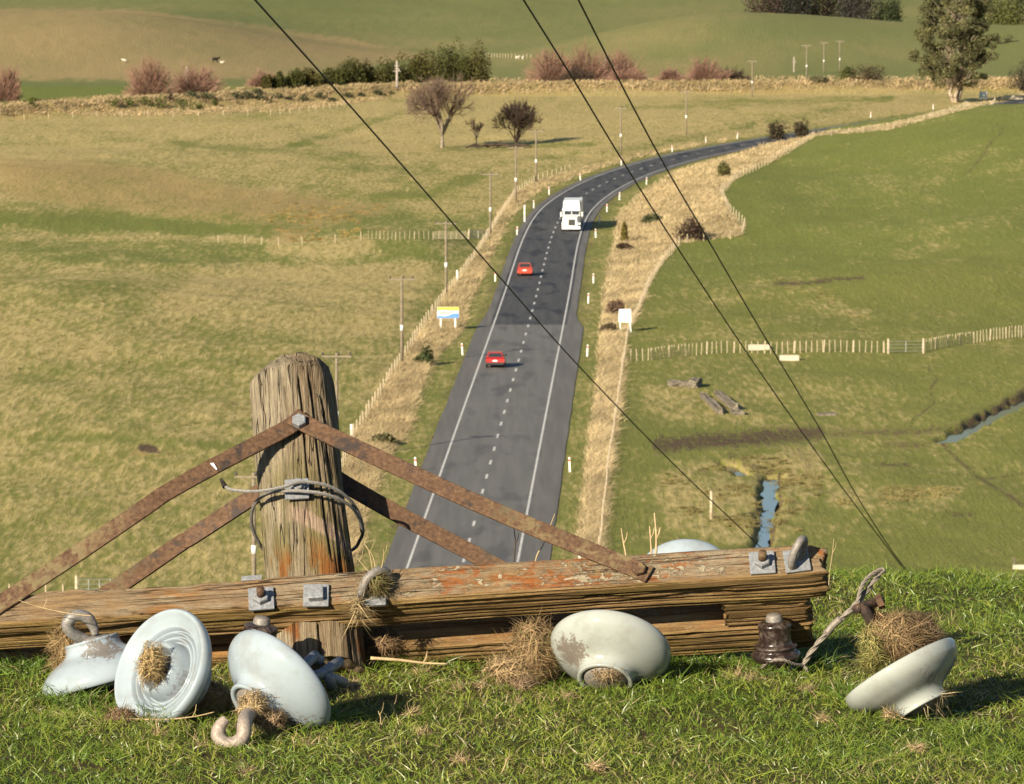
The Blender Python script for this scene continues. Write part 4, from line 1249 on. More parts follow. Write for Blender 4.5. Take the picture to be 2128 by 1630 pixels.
# dark native bush at the top of the far hill
TR = [(1585, 70, 62, (.07, .045, .035)), (1625, 66, 70, (.055, .035, .03)), (1664, 60, 66, (.09, .09, .03)), (1655, 66, 80, (.04, .045, .035)), (1700, 74, 72, (.065, .045, .035)), (1740, 70, 58, (.07, .075, .035)), (1785, 66, 78, (.05, .045, .04)), (1760, 60, 50, (.05, .06, .03)), (1830, 70, 52, (.075, .08, .03)), (1850, 40, 40, (.05, .065, .025)),
      (1945, 50, 80, (.075, .095, .04)), (2060, 70, 96, (.08, .10, .035)), (2095, 80, 88, (.11, .12, .03)), (2125, 70, 110, (.06, .085, .03)), (2040, 60, 74, (.07, .085, .035))]
for i, (px, w, h, c) in enumerate(TR):
    crest = np.interp(px, [1500, 1560, 1600, 1720, 1850, 1900, 2128], [14, 14, 28, 36, 48, 64, 74])
    Y = 1585 + (i % 3) * 9
    p = on_land(px, Y); k = Y / FPX
    top = crest - h * 1.25
    hh = max(at(px, top, Y).z - p.z, 3)
    bush('native_tree', ('reddish brown tree in the bush remnant on the far hilltop' if c[0] > c[1] else 'dark green tree in the bush remnant on the far hilltop') if px < 1880 else 'olive green tree on the hillside behind the gum tree', p, w * k * 1.3, hh, tuple(q * .85 for q in c), 500 + i, 3200, .36, 'tree', ('brown trees of the hilltop remnant' if c[0] > c[1] else 'green trees of the hilltop remnant') if px < 1880 else 'trees behind the gum tree', 16)
for i, (px, py, w, h) in enumerate([(1970, 110, 22, 14), (2010, 108, 26, 16), (2045, 100, 24, 18), (2075, 92, 20, 14), (2095, 88, 22, 16), (1930, 120, 22, 12)]):
    p = gp1(px, py); k = p.y / FPX
    bush('hill_shrub', 'small olive shrub in the gully on the far slope', p, w * k, h * k, (.08, .085, .035), 600 + i, 240, .22, 'shrub', 'shrubs in the far gully', 6)

# ------------------------------------------------------------------ long dry grass
def sample(poly, n, seed):
    rg = np.random.default_rng(seed)
    xs, ys = [p[0] for p in poly], [p[1] for p in poly]
    u, v = rg.uniform(min(xs), max(xs), n), rg.uniform(min(ys), max(ys), n)
    k = pdist(u, v, poly) > 0
    return gp(u[k], v[k])

def dry_grass(name, label, poly, n, per, h, w, base, seed, scale_far=1.0):
    rg = np.random.default_rng(seed)
    P = sample(poly, n, seed)
    if name != 'bank_grass':
        P = P[np.abs(P[:, 0] - xroad(P[:, 1])) > 6.6]
    lump = fbm(P[:, 0] / 2.2, P[:, 1] / 4.0, 3, seed)
    hgt = h * (.45 + 1.1 * lump)
    P = np.repeat(P, per, 0); hgt = np.repeat(hgt, per); lump = np.repeat(lump, per)
    m = len(P)
    P = P + rg.normal(size=(m, 3)) * np.array([.22, .8, 0])
    D = rg.normal(size=(m, 3)) * .5; D[:, 2] = 1; D[:, 0] += .15
    B = rg.normal(size=(m, 3)) * .35; B[:, 2] = -np.abs(B[:, 2]); B[:, 0] += .2
    t = (rg.uniform(.6, 1.22, m) * (.42 + 1.16 * lump))[:, None]
    c = np.array(base)[None] * t
    gr = rg.random(m) < .06
    c[gr] = np.array([.13, .14, .05])
    P[:, 2] -= .05
    o = ribbons(name, P, D, hgt * rg.uniform(.7, 1.2, m), w * (P[:, 1] / 500.) * rg.uniform(.6, 1.4, m), B, M_DRYB, c, None, 2, seed)
    return tag(o, label, 'grass', None, 'stuff')
dry_grass('verge_grass', 'long bleached dry grass on the verge below the power poles', VERGE_L, 90000, 9, .68, .042, (.46, .355, .20), 1)
dry_grass('verge_grass', 'long bleached dry grass on the bank inside the bend', VERGE_R, 70000, 9, .68, .042, (.50, .39, .225), 2)
dry_grass('verge_grass', 'thin strip of dry grass along the far fence', VERGE_F, 26000, 7, .45, .04, (.48, .38, .225), 3)
dry_grass('bank_grass', 'dry tawny grass covering the railway bank', BANK, 22000, 6, .7, .06, (.42, .315, .175), 4)
# rush clumps in the wet paddock
RUSH = [(1360, 985), (1560, 950), (1700, 920), (1720, 990), (1660, 1110), (1610, 1130), (1480, 1110), (1380, 1060)]
RUSH2 = [(1720, 1005), (1990, 1015), (1985, 1062), (1720, 1050)]
RUSH3 = [(1590, 560), (1700, 590), (1830, 680), (1790, 690), (1600, 620)]
def tussocks(poly, n, label, base, h, seed):
    rg = np.random.default_rng(seed)
    P = sample(poly, n, seed); P = P[fbm(P[:, 0] / 2.5, P[:, 1] / 9., 3, seed) > .52]
    m0 = len(P); per = 26
    rad_ = np.repeat(rg.uniform(.12, .34, m0), per)
    hh = np.repeat(rg.uniform(.5, 1.2, m0) * h, per); tint = np.repeat(rg.uniform(.7, 1.25, m0), per)
    P = np.repeat(P, per, 0); m = len(P)
    off = rg.normal(size=(m, 2)) * rad_[:, None] * .55
    P[:, :2] += off
    D = np.concatenate([off / rad_[:, None] * .55, np.ones((m, 1))], 1)
    B = np.concatenate([off / rad_[:, None] * .3, -np.full((m, 1), .3)], 1)
    c = np.array(base)[None] * (tint * rg.uniform(.65, 1.3, m))[:, None]
    return tag(ribbons('tussock_grass', P, D, hh * rg.uniform(.7, 1.2, m), np.full(m, .05), B, M_DRYB, c, None, 2, seed), label, 'grass', None, 'stuff')
tussocks(RUSH, 900, 'olive brown rush tussocks around the ditch', (.20, .165, .065), .30, 21)
tussocks(RUSH2, 420, 'yellowish tussocks scattered in the wet paddock', (.27, .225, .09), .28, 22)
tussocks([(0, 560), (900, 545), (800, 760), (560, 900), (0, 900)], 420, 'scattered pale and dark grass clumps in the near paddock', (.22, .20, .075), .22, 24)
tussocks([(1330, 560), (1500, 520), (2128, 300), (2128, 680), (1330, 720)], 260, 'scattered grass clumps on the green hill paddock', (.19, .19, .06), .2, 25)
tussocks([(520, 420), (800, 420), (800, 490), (600, 505)], 500, 'ochre rush clumps in the hollow', (.34, .24, .085), .4, 26)
tussocks(RUSH3, 300, 'pale tussocks on the terraced paddock slope', (.27, .225, .09), .25, 23)
# ------------------------------------------------------------------ foreground materials
def wood_arm(name, seed, lich=1.0):
    n = NT(name, 0.85, 0.15)
    o = n.tc()
    x, y, z = n.sep(o)
    g1 = n.noise(n.mapv(o, (5.0, 110, 110), loc=(seed, 0, 0)), 1.0, 6, 0.72, 0.5)
    g2 = n.noise(n.mapv(o, (30, 360, 360), loc=(seed, 3, 0)), 1.0, 5, 0.7)
    lo = n.noise(n.mapv(o, (3.5, 9, 9), loc=(seed, 0, 5)), 1.0, 4, 0.6)
    c = n.ramp(g1, [(0.25, (.022, .013, .006)), (0.38, (.115, .070, .030)), (0.52, (.225, .145, .068)), (0.72, (.33, .235, .125))])
    blot = n.noise(n.mapv(o, (14, 40, 40), loc=(seed, 5, 5)), 1.0, 5, 0.7)
    grey = n.mix(n.smooth(blot, .35, .65), n.ramp(g2, [(0.3, (.115, .078, .048)), (0.7, (.26, .185, .115))]), n.ramp(g2, [(0.3, (.145, .120, .085)), (0.7, (.34, .285, .205))]))
    front = n.smooth(y, -0.1445, -0.1515)
    up = n.smooth(z, -0.036, -0.028)
    c = n.mix(n.math('MULTIPLY', n.math('MULTIPLY', front, up), n.smooth(lo, .25, .60)), c, grey)
    raw = n.math('MULTIPLY', n.smooth(lo, .50, .62), n.smooth(x, .02, -.25))
    c = n.mix(n.math('MULTIPLY', raw, .85), c, n.ramp(g1, [(0.3, (.12, .052, .014)), (0.6, (.28, .145, .048)), (.8, (.36, .22, .09))]))
    bot = n.smooth(z, -0.034, -0.041)
    c = n.mix(n.math('MULTIPLY', bot, n.smooth(n.noise(n.mapv(o, (5, 20, 20)), 1.0, 3), .35, .65)), c, n.ramp(g1, [(0.30, (.022, .016, .006)), (0.47, (.20, .140, .048)), (.70, (.40, .28, .115))]))
    # lichens
    rm = n.math('MULTIPLY', n.math('MULTIPLY', n.smooth(x, -.02, .12), up), lich)
    l1 = n.noise(n.mapv(o, (16, 34, 34), loc=(seed, 7, 1)), 1.0, 6, 0.75, 0.6)
    l1b = n.noise(n.mapv(o, (2.5, 4, 4), loc=(seed, 2, 8)), 1.0, 2)
    org = n.math('MULTIPLY', n.smooth(n.math('ADD', l1, n.math('MULTIPLY', l1b, .5)), .755, .88), rm)
    c = n.mix(n.math('MULTIPLY', org, .85), c, n.mix(g2, (.17, .055, .012), (.30, .095, .022)))
    l2 = n.noise(n.mapv(o, (32, 58, 58), loc=(seed, 1, 4)), 1.0, 6, 0.7, 0.8)
    l2b = n.math('ADD', n.smooth(x, .40, .60), n.smooth(x, .85, .66))
    wht = n.math('MULTIPLY', n.smooth(n.math('ADD', l2, n.math('MULTIPLY', l2b, .075)), .64, .70), rm)
    c = n.mix(n.math('MULTIPLY', wht, .8), c, n.mix(l1, (.27, .235, .165), (.46, .42, .31)))
    crack = n.noise(n.mapv(o, (1.6, 60, 60), loc=(seed, 9, 2)), 1.0, 2, 0.5, 0.5)
    ck = n.math('SUBTRACT', 1.0, n.smooth(n.math('ABSOLUTE', n.math('SUBTRACT', crack, .5)), .0, .022))
    ck = n.math('MULTIPLY', ck, n.smooth(lo, .42, .6))
    c = n.mix(n.math('MULTIPLY', ck, .85), c, (.018, .011, .006))
    c = n.mix(1.0, c, (1.22, 1.18, 1.12, 1), 'MULTIPLY')
    h = n.math('ADD', n.math('MULTIPLY', g1, 1.0), n.math('MULTIPLY', g2, .45))
    h = n.math('SUBTRACT', h, n.math('MULTIPLY', ck, .9))
    h = n.math('ADD', h, n.math('MULTIPLY', wht, .35))
    return n.fin(c, normal=n.bump(h, 1.0, 0.009))

def wood_pole():
    n = NT('pole_wood', 0.85, 0.15)
    o = n.tc()
    x, y, z = n.sep(o)
    wob = n.noise(n.mapv(o, (10, 10, 3)), 1.0, 3)
    g1 = n.noise(n.mapv(o, (150, 150, 4.5)), 1.0, 6, 0.72, 0.8)
    g2 = n.noise(n.mapv(o, (420, 420, 13)), 1.0, 4, 0.6)
    lo = n.noise(n.mapv(o, (12, 12, 5)), 1.0, 4, 0.6)
    c = n.ramp(g1, [(0.24, (.030, .020, .010)), (0.38, (.145, .102, .058)), (0.53, (.25, .190, .118)), (0.76, (.40, .325, .22))])
    c = n.mix(n.math('MULTIPLY', n.smooth(n.math('ADD', x, n.math('MULTIPLY', lo, .08)), .045, -.035), .75), c, n.ramp(g2, [(0.30, (.14, .115, .078)), (0.7, (.46, .39, .275))]))
    zz = n.math('ADD', z, n.math('MULTIPLY', n.math('SUBTRACT', wob, .5), .16))
    grn = n.math('MULTIPLY', n.smooth(zz, .40, .30), n.smooth(zz, .02, .12))
    c = n.mix(n.math('MULTIPLY', n.math('MULTIPLY', grn, n.smooth(lo, .38, .58)), .75), c, n.ramp(g1, [(0.3, (.050, .044, .012)), (0.7, (.25, .215, .08))]))
    bar = n.math('ADD', n.math('MULTIPLY', x, .55), n.math('ADD', z, n.math('MULTIPLY', n.math('SUBTRACT', lo, .5), .03)))
    pk = n.math('MULTIPLY', n.smooth(bar, .185, .195), n.smooth(bar, .235, .225))
    pk = n.math('MULTIPLY', pk, n.smooth(x, -.06, -.03))
    c = n.mix(n.math('MULTIPLY', pk, .85), c, n.ramp(g1, [(0.25, (.16, .105, .075)), (0.7, (.46, .33, .235))]))
    om = n.math('MULTIPLY', n.smooth(zz, .19, .11), n.smooth(n.math('ADD', lo, n.math('MULTIPLY', g1, .3)), .62, .74))
    c = n.mix(n.math('MULTIPLY', om, .85), c, n.mix(g2, (.15, .055, .012), (.30, .10, .02)))
    crack = n.noise(n.mapv(o, (55, 55, 1.7), loc=(3, 1, 0)), 1.0, 2, 0.5, 0.7)
    ck = n.math('SUBTRACT', 1.0, n.smooth(n.math('ABSOLUTE', n.math('SUBTRACT', crack, .52)), .0, .020))
    c = n.mix(n.math('MULTIPLY', ck, .9), c, (.016, .010, .006))
    h = n.math('SUBTRACT', n.math('ADD', n.math('MULTIPLY', g1, 1.1), n.math('MULTIPLY', g2, .5)), n.math('MULTIPLY', ck, 1.0))
    return n.fin(c, normal=n.bump(h, 1.0, 0.009))

def rust_mat(name, k=0.0):
    n = NT(name, 0.8, 0.25)
    o = n.tc()
    a = n.noise(o, 26, 6, 0.7, 0.3)
    b = n.noise(o, 9, 4, 0.6)
    d = n.noise(o, 110, 3, 0.6)
    x = n.sep(o)[0]
    c = n.ramp(d, [(0.3, (.058, .032, .019)), (0.55, (.108, .060, .033)), (0.75, (.155, .092, .052))])
    c = n.mix(n.math('MULTIPLY', n.smooth(n.math('ADD', a, n.math('MULTIPLY', b, .5)), .78, .90), .8), c, (.030, .026, .026))
    yl = n.math('MULTIPLY', n.smooth(a, .46, .60), n.smooth(n.math('ABSOLUTE', x), .32, .50))
    c = n.mix(n.math('MULTIPLY', yl, .75), c, n.mix(d, (.135, .100, .045), (.24, .185, .09)))
    return n.fin(c, normal=n.bump(n.math('ADD', d, a), 0.35, 0.003), rough=n.ramp(a, [(0.3, .85), (0.7, .55)]))

def galv(name, c=(.235, .245, .26), rough=.5, dirt=.4):
    n = NT(name, rough, 0.45)
    o = n.tc()
    a = n.noise(o, 45, 5, 0.65)
    b = n.noise(o, 170, 3, 0.6)
    col = n.mix(n.smooth(b, .3, .7), tuple(q * .72 for q in c), tuple(q * 1.18 for q in c))
    col = n.mix(n.math('MULTIPLY', n.smooth(a, .52, .70), dirt), col, (.19, .15, .11))
    return n.fin(col, metal=.25, normal=n.bump(b, 0.2, 0.002))

def porcelain(name, c, dirt_loc, seed, amt=1.0):
    n = NT(name, 0.08, 0.5)
    o = n.tc()
    a = n.noise(n.mapv(o, (1, 1, 1), loc=(seed, 0, 0)), 75, 6, 0.72, 0.8)
    b = n.noise(n.mapv(o, (1, 1, 1), loc=(0, seed, 0)), 13, 3, 0.55)
    e = n.noise(n.mapv(o, (1, 1, 1), loc=(0, 0, seed)), 150, 4, 0.7)
    col = n.mix(n.smooth(b, .3, .7), c, tuple(q * w for q, w in zip(c, (.93, .96, .97))))
    dv = n.t.nodes.new('ShaderNodeVectorMath'); dv.operation = 'DISTANCE'
    n.put(dv.inputs[0], o); dv.inputs[1].default_value = dirt_loc
    near = n.smooth(dv.outputs['Value'], .075, .01)
    d1 = n.math('MULTIPLY', n.smooth(n.math('ADD', a, n.math('MULTIPLY', near, .30)), .64, .73), amt)
    col = n.mix(n.math('MULTIPLY', d1, .8), col, n.mix(e, (.055, .037, .024), (.16, .115, .08)))
    film = n.math('MULTIPLY', n.smooth(n.math('ADD', n.math('MULTIPLY', b, .7), n.math('MULTIPLY', a, .3)), .46, .64), .34)
    col = n.mix(film, col, (.21, .18, .14))
    sp = n.math('MULTIPLY', n.smooth(e, .68, .74), .5)
    col = n.mix(sp, col, (.13, .105, .075))
    return n.fin(col, rough=n.math('ADD', .07, n.math('MULTIPLY', n.math('ADD', d1, film), .6)), normal=n.bump(e, .04, .002))

M_ARM_A, M_ARM_B = wood_arm('crossarm_wood', 1.3), wood_arm('rear_crossarm_wood', 4.1, .25)
M_POLE = wood_pole()
M_RUST = rust_mat('rusty_iron')
M_GALV = galv('galvanised_steel')
M_GALV_D = galv('dirty_galvanised', (.22, .20, .18), .6, .8)
M_BOLT = rust_mat('rusty_bolt')
M_STRAW = attr_mat('straw', .75, .2, .2)

# ------------------------------------------------------------------ the cut-off pole top
LEAN, ROLL = rad(-38), rad(-3.6)
ARM_D, ARM_H, YF = .105, .082, -.103
YA = YF - ARM_D / 2
from mathutils import Euler
RM = Euler((LEAN, ROLL, 0), 'XYZ').to_matrix().to_4x4()
O0 = at(650, 1225, 11.30) - (RM.to_3x3() @ Vector((0, YA, 0)))
AM = Matrix.Translation(O0) @ RM
AMI = AM.inverted()
asm = empty('cut_off_pole_top', O0, 'weathered pole top with two timber crossarms and rusty braces lying on the turf', 'pole top', None, RM.to_quaternion())
C_L = AMI @ Vector((0, 0, ZC))
def L(px, py, y):
    """local point of the assembly on the plane y = const along a photo sight line"""
    d = (AMI @ at(px, py, 11.0)) - C_L
    return C_L + d * ((y - C_L.y) / d.y)

def timber(name, x0, x1, yc, d, h, seed, mat, parent, left_wear=0.0, end_round=0.0):
    per = 2 * (d + h); ns = 150
    sv = np.linspace(0, per, ns, endpoint=False)
    py_, pz_, ny_, nz_ = [], [], [], []
    r = .009
    for s_ in sv:
        # walk: front (-y) from bottom up, top, back, bottom
        if s_ < h: y, z, a, b = -d / 2, -h / 2 + s_, -1, 0
        elif s_ < h + d: y, z, a, b = -d / 2 + (s_ - h), h / 2, 0, 1
        elif s_ < 2 * h + d: y, z, a, b = d / 2, h / 2 - (s_ - h - d), 1, 0
        else: y, z, a, b = d / 2 - (s_ - 2 * h - d), -h / 2, 0, -1
        cy, cz = max(min(y, d / 2 - r), -d / 2 + r), max(min(z, h / 2 - r), -h / 2 + r)
        v = np.array([y - cy, z - cz]); l = np.hypot(*v)
        if l > 1e-9: v = v / l
        y, z = cy + v[0] * r, cz + v[1] * r
        py_.append(y); pz_.append(z); ny_.append(v[0]); nz_.append(v[1])
    py_, pz_, ny_, nz_ = map(np.array, (py_, pz_, ny_, nz_))
    xs = np.linspace(x0, x1, int((x1 - x0) / .006))
    X, S = np.meshgrid(xs, sv, indexing='ij')
    wob = (fbm(X * 3, S * 10, 3, seed) - .5) * .010
    gl = vnoise(X * 2.4 + 3 * vnoise(X * 1.1, S * 14, seed + 3), S * 210, seed + 1)
    gr = np.maximum(gl - .52, 0) / .48 * .0042
    bot = np.maximum(-nz_, 0)[None]
    off = wob - gr * (.45 + 1.0 * bot)
    # worn and split upper edge
    topf = (sstep(0, 1, nz_) + .5 * sstep(.0, .5, (pz_ / (h / 2)) - .3))[None]
    off = off - left_wear * topf * sstep(-.02, -.25, X) * np.maximum(fbm(X * 9, S * 22, 4, seed + 5) - .35, 0) * .045
    off = off - .012 * np.maximum(fbm(X * 5, S * 18, 3, seed + 7) - .66, 0) / .3
    Yv = yc + py_[None] + ny_[None] * off
    Zv = pz_[None] + nz_[None] * off
    if end_round:
        t = sstep(x1 - .05, x1, X) ** 2
        Zv = Zv - t * np.where(Zv > 0, 1, .25) * end_round * np.sign(Zv)
    Xv = X + (sstep(x1 - .02, x1, X) * (fbm(S * 60, S * 0 + 3, 3, seed) - .5) * .028) + sstep(x0 + .02, x0, X) * (fbm(S * 60, S * 0 + 9, 3, seed) - .5) * .028
    m = len(xs)
    V = np.stack([Xv, Yv, Zv], -1).reshape(-1, 3)
    i = np.arange(m * ns).reshape(m, ns)
    Q = np.stack([i[:-1], np.roll(i[:-1], -1, 1), np.roll(i[1:], -1, 1), i[1:]], -1).reshape(-1, 4)
    b0 = len(V)
    ends = []
    caps = []
    for e, idx in ((0, i[0]), (1, i[-1])):
        c = V[idx].mean(0)
        prev = idx
        for sc in (.72, .4, .12):
            nv = c + (V[idx] - c) * sc
            nv[:, 0] += (fbm(np.linspace(0, 30, ns), np.full(ns, sc * 20.), 3, seed + e) - .5) * .016
            st = len(V) + sum(len(a) for a in caps)
            caps.append(nv)
            cur = np.arange(st, st + ns)
            ends.append(np.stack([prev, np.roll(prev, -1), np.roll(cur, -1), cur], -1)); prev = cur
    V = np.concatenate([V] + caps)
    Q = np.concatenate([Q] + ends)
    return fast_mesh(name, V, Q, mat, parent, None, True)
XR = L(1716, 1180, YA).x
arm_f = timber('crossarm', -1.15, XR, YF, ARM_D, ARM_H, 11, M_ARM_A, asm, 1.0, .012)
arm_b = timber('crossarm', -1.15, XR - .03, -YF, ARM_D, ARM_H, 29, M_ARM_B, asm, .4, .01)
# timber packer between the arms at the right-hand end
timber('packer_block', L(1508, 1265, -.05).x, XR - .035, 0, .101, .076, 41, M_ARM_B, asm, 0, .004)

# pole stub
nt, nz = 220, 190
th = np.linspace(0, 2 * np.pi, nt, endpoint=False)
Z0, Z1 = -.128, L(605, 757, -.02).z
tz = np.linspace(0, 1, nz)
T, Zg = np.meshgrid(th, tz)
zz = Z0 + (Z1 - Z0) * Zg
R = .0985 - .006 * Zg
R = R + (fbm(np.cos(T) * 2 + 5, np.sin(T) * 2 + zz * 3, 3, 71) - .5) * .016
gl = vnoise(T * 46 + 1.2 * vnoise(zz * 9, T * 3, 5), zz * 5.5, 72)
R = R - np.maximum(gl - .5, 0) * .0045 - .0025 * vnoise(T * 75, zz * 9, 73)
for t0, z_a, z_b, w, dp in ((-1.35, .28, .6, .030, .020), (-1.72, .40, .6, .022, .016), (-1.05, .10, .6, .026, .022), (-.75, .0, .55, .03, .018), (-1.9, .36, .5, .02, .012), (-1.5, -.2, .03, .025, .03), (-2.35, .30, .6, .02, .01)):
    dt = np.angle(np.exp(1j * (T - t0 - .05 * (vnoise(zz * 14, zz * 0 + t0, 8) - .5))))
    R = R - .62 * dp * np.exp(-(dt / w) ** 2) * sstep(z_a, z_a + .05, zz) * (1 - sstep(z_b - .03, z_b, zz))
# weathered shoulders at the top
tt = (zz - (Z1 - .055)) / .055
left_cut = .5 + .5 * np.cos(T - np.pi)
cut = .26 * sstep(0, 1, tt) ** 1.3 * (.35 + 1.1 * left_cut)
R = R * (1 - cut)
cx = -.046 * (zz - Z0) / (Z1 - Z0) + .004
V = np.stack([cx + R * np.cos(T), R * np.sin(T) * .98, zz - .012 * left_cut * sstep(.5, 1.1, tt) + .006 * (vnoise(T * 12, T * 0, 9) - .5) * (Zg > .97)], -1)
i = np.arange(nz * nt).reshape(nz, nt)
Q = [np.stack([i[:-1], np.roll(i[:-1], -1, 1), np.roll(i[1:], -1, 1), i[1:]], -1).reshape(-1, 4)]
V = V.reshape(-1, 3)
for idx, dz in ((i[0], -.004), (i[-1], .006)):
    c = V[idx].mean(0); prev = idx
    for sc in (.85, .6, .3, .05):
        nv = c + (V[idx] - c) * sc
        nv[:, 2] += dz + (vnoise(np.cos(th) * 6 * sc + 9, np.sin(th) * 6 * sc, 15) - .5) * .014
        st = len(V); V = np.concatenate([V, nv]); cur = np.arange(st, st + nt)
        Q.append(np.stack([prev, np.roll(prev, -1), np.roll(cur, -1), cur], -1)); prev = cur
pole = fast_mesh('pole', V, np.concatenate(Q), M_POLE, asm, None, True)

def bar(name, path, w, t, mat, parent, axis=Vector((0, 1, 0)), n=6):
    """flat iron strap"""
    P = smooth_path(path, n)
    b = MB(); m = len(P); vs = []
    for k, p in enumerate(P):
        d = (P[min(k + 1, m - 1)] - P[max(k - 1, 0)]).normalized()
        nn = (axis - d * axis.dot(d)).normalized()
        s_ = d.cross(nn)
        for a, c in ((-1, -1), (1, -1), (1, 1), (-1, 1)):
            vs.append(p + s_ * a * w / 2 + nn * c * t / 2)
    fs = [(k * 4 + j, k * 4 + (j + 1) % 4, (k + 1) * 4 + (j + 1) % 4, (k + 1) * 4 + j) for k in range(m - 1) for j in range(4)]
    fs += [(3, 2, 1, 0), tuple((m - 1) * 4 + j for j in range(4))]
    b.add(vs, fs)
    o = b.build(name, mat, parent, False)
    md = o.modifiers.new('edge', 'BEVEL'); md.width = .0012; md.segments = 1; md.limit_method = 'ANGLE'; md.angle_limit = rad(50)
    return o
yp, ya = -.103, YA - .006
bar('brace', [L(634, 862, yp - .001), L(600, 888, yp - .001), L(540, 920, yp - .012), L(440, 972, yp - .035), L(345, 1025, yp - .05), L(300, 1056, yp - .06), L(150, 1158, ya), L(0, 1256, ya), L(-45, 1286, ya)], .040, .0065, M_RUST, asm)
bar('brace', [L(606, 866, yp - .008), L(640, 884, yp - .008), L(690, 908, yp - .012), L(820, 968, yp - .03), L(1000, 1050, yp - .055), L(1180, 1126, ya), L(1290, 1170, ya), L(1350, 1195, ya)], .040, .0065, M_RUST, asm)
bar('brace', [L(640, 960, .103), L(560, 1010, .110), L(530, 1030, .115), L(400, 1115, .15), L(372, 1132, .16), L(250, 1216, -YA + .006), L(120, 1300, -YA + .006)], .040, .0065, M_RUST, asm)
bar('brace', [L(640, 956, .108), L(720, 1008, .115), L(840, 1076, .14), L(1000, 1160, -YA + .006), L(1120, 1230, -YA + .006)], .040, .0065, M_RUST, asm)

def hexnut(name, c, r, h, mat, parent, n=6, rot=.3, dome=False):
    pr = [(0, 0), (r, 0), (r, h * .85), (r * .86, h), (0, h)]
    M = Matrix.Translation(c) @ Matrix.Rotation(math.pi / 2, 4, 'X') @ Matrix.Rotation(rot, 4, 'Z')
    return MB().lathe(pr, n, M).build(name, mat, parent)
def plate(px, py, w, rz, parent=asm):
    c = L(px, py, YA - .004)
    M = Matrix.Translation(c) @ Matrix.Rotation(rad(rz), 4, 'Y')
    return MB().box((0, 0, 0), (w, .006, w), M).build('washer_plate', M_GALV, parent, False, .0012, 1), c
for px, py, rz, kind in ((543, 1245, -1, 'nut'), (657, 1238, 3, 'head'), (1584, 1170, 0, 'nut'), (1656, 1166, -4, 'eye'), (776, 1236, -2, 'hook')):
    pl, c = plate(px, py, .054, rz)
    if kind == 'nut':
        hexnut('nut', c + Vector((0, -.003, 0)), .0175, .014, M_GALV, pl, 6, .4)
        MB().tube([c + Vector((0, -.01, 0)), c + Vector((.001, -.036, .003))], .0088, 12).build('bolt_end', M_BOLT, pl, True)
    elif kind == 'head':
        MB().box(c + Vector((0, -.010, 0)), (.032, .017, .032)).build('bolt_head', M_GALV, pl, False, .003)
hexnut('bolt_head', L(622, 878, yp - .012), .0165, .014, M_GALV, asm, 6, .5)
hexnut('bolt_head', L(1328, 1186, ya - .003), .0150, .013, M_BOLT, asm, 6, .2)
MB().tube(smooth_path([L(1650, 1180, YA), L(1645, 1172, YA - .02), L(1650, 1150, YA - .042), L(1661, 1128, YA - .055), L(1668, 1121, YA - .048), L(1671, 1128, YA - .03), L(1666, 1150, YA - .012), L(1658, 1170, YA + .004)], 6), .0088, 14).build('eye_bolt', M_GALV_D, asm, True)
MB().tube(smooth_path([L(752, 1248, YA + .002), L(751, 1236, YA - .018), L(756, 1216, YA - .038), L(768, 1198, YA - .050), L(785, 1187, YA - .05), L(800, 1188, YA - .036), L(806, 1199, YA - .018), L(800, 1214, YA)], 6), .0098, 14).build('hook_bolt', M_GALV_D, asm, True)
MB().box(L(776, 1253, YA - .008), (.052, .008, .016)).build('bent_tab', M_GALV, asm, False, .001)
# small bracket beyond the arm and back-arm eye
MB().box(L(524, 1208, .16), (.045, .03, .012)).build('rear_bracket', M_GALV, asm, False, .001)
MB().box((L(617, 1017, -.102).x, -.102, L(617, 1017, -.102).z), (.052, .006, .050)).build('washer_plate', M_GALV, asm, False, .0012, 1)
hexnut('nut', L(619, 1012, -.106), .0165, .010, M_GALV, asm, 20, 0)
hexnut('bolt_head', L(619, 1012, -.115), .010, .008, M_GALV, asm, 20, 0)
# stay wire looped round the pole
def strand(name, path, r, mat, parent, lay=.035, n=7, k=7):
    """stranded wire: strands wound round a core"""
    P = smooth_path(path, n)
    b = MB().tube(P, r * .62, 6)
    s_ = 0.0
    up = None
    frames = []
    for i, p in enumerate(P):
        t = (P[min(i + 1, len(P) - 1)] - P[max(i - 1, 0)]).normalized()
        if up is None: up = t.orthogonal().normalized()
        up = (up - t * up.dot(t)).normalized()
        if i: s_ += (p - P[i - 1]).length
        frames.append((p, up.copy(), t.cross(up), s_))
    for j in range(k):
        b.tube([p + (u * math.cos(6.283 * (j / k + q / lay)) + v * math.sin(6.283 * (j / k + q / lay))) * r * .66 for p, u, v, q in frames], r * .34, 5)
    return b.build(name, mat, parent, True)
strand('stay_wire', [L(461, 999, -.13), L(468, 1010, -.13), L(485, 1019, -.13), L(540, 1021, -.132), L(590, 1012, -.133), L(625, 1002, -.132), L(675, 1008, -.118), L(715, 1028, -.085), L(742, 1060, -.03), L(754, 1098, .03), L(748, 1122, .07), L(726, 1146, .11),
                     L(640, 1170, .135), L(560, 1150, .115), L(535, 1122, .07), L(523, 1088, .02), L(527, 1052, -.04), L(548, 1030, -.09), L(580, 1021, -.118), L(640, 1022, -.125), L(690, 1032, -.11), L(728, 1052, -.07), L(747, 1080, -.01), L(752, 1105, .03)], .0040, galv('stay_wire_zinc', (.23, .22, .205), .5, .5), asm, .05, 9, 6)
MB().tube([L(459, 996, -.13), L(468, 1012, -.13)], [.003, .0065], 8).build('frayed_end', plain('tarred_end', (.02, .016, .013), .8, .2), asm)
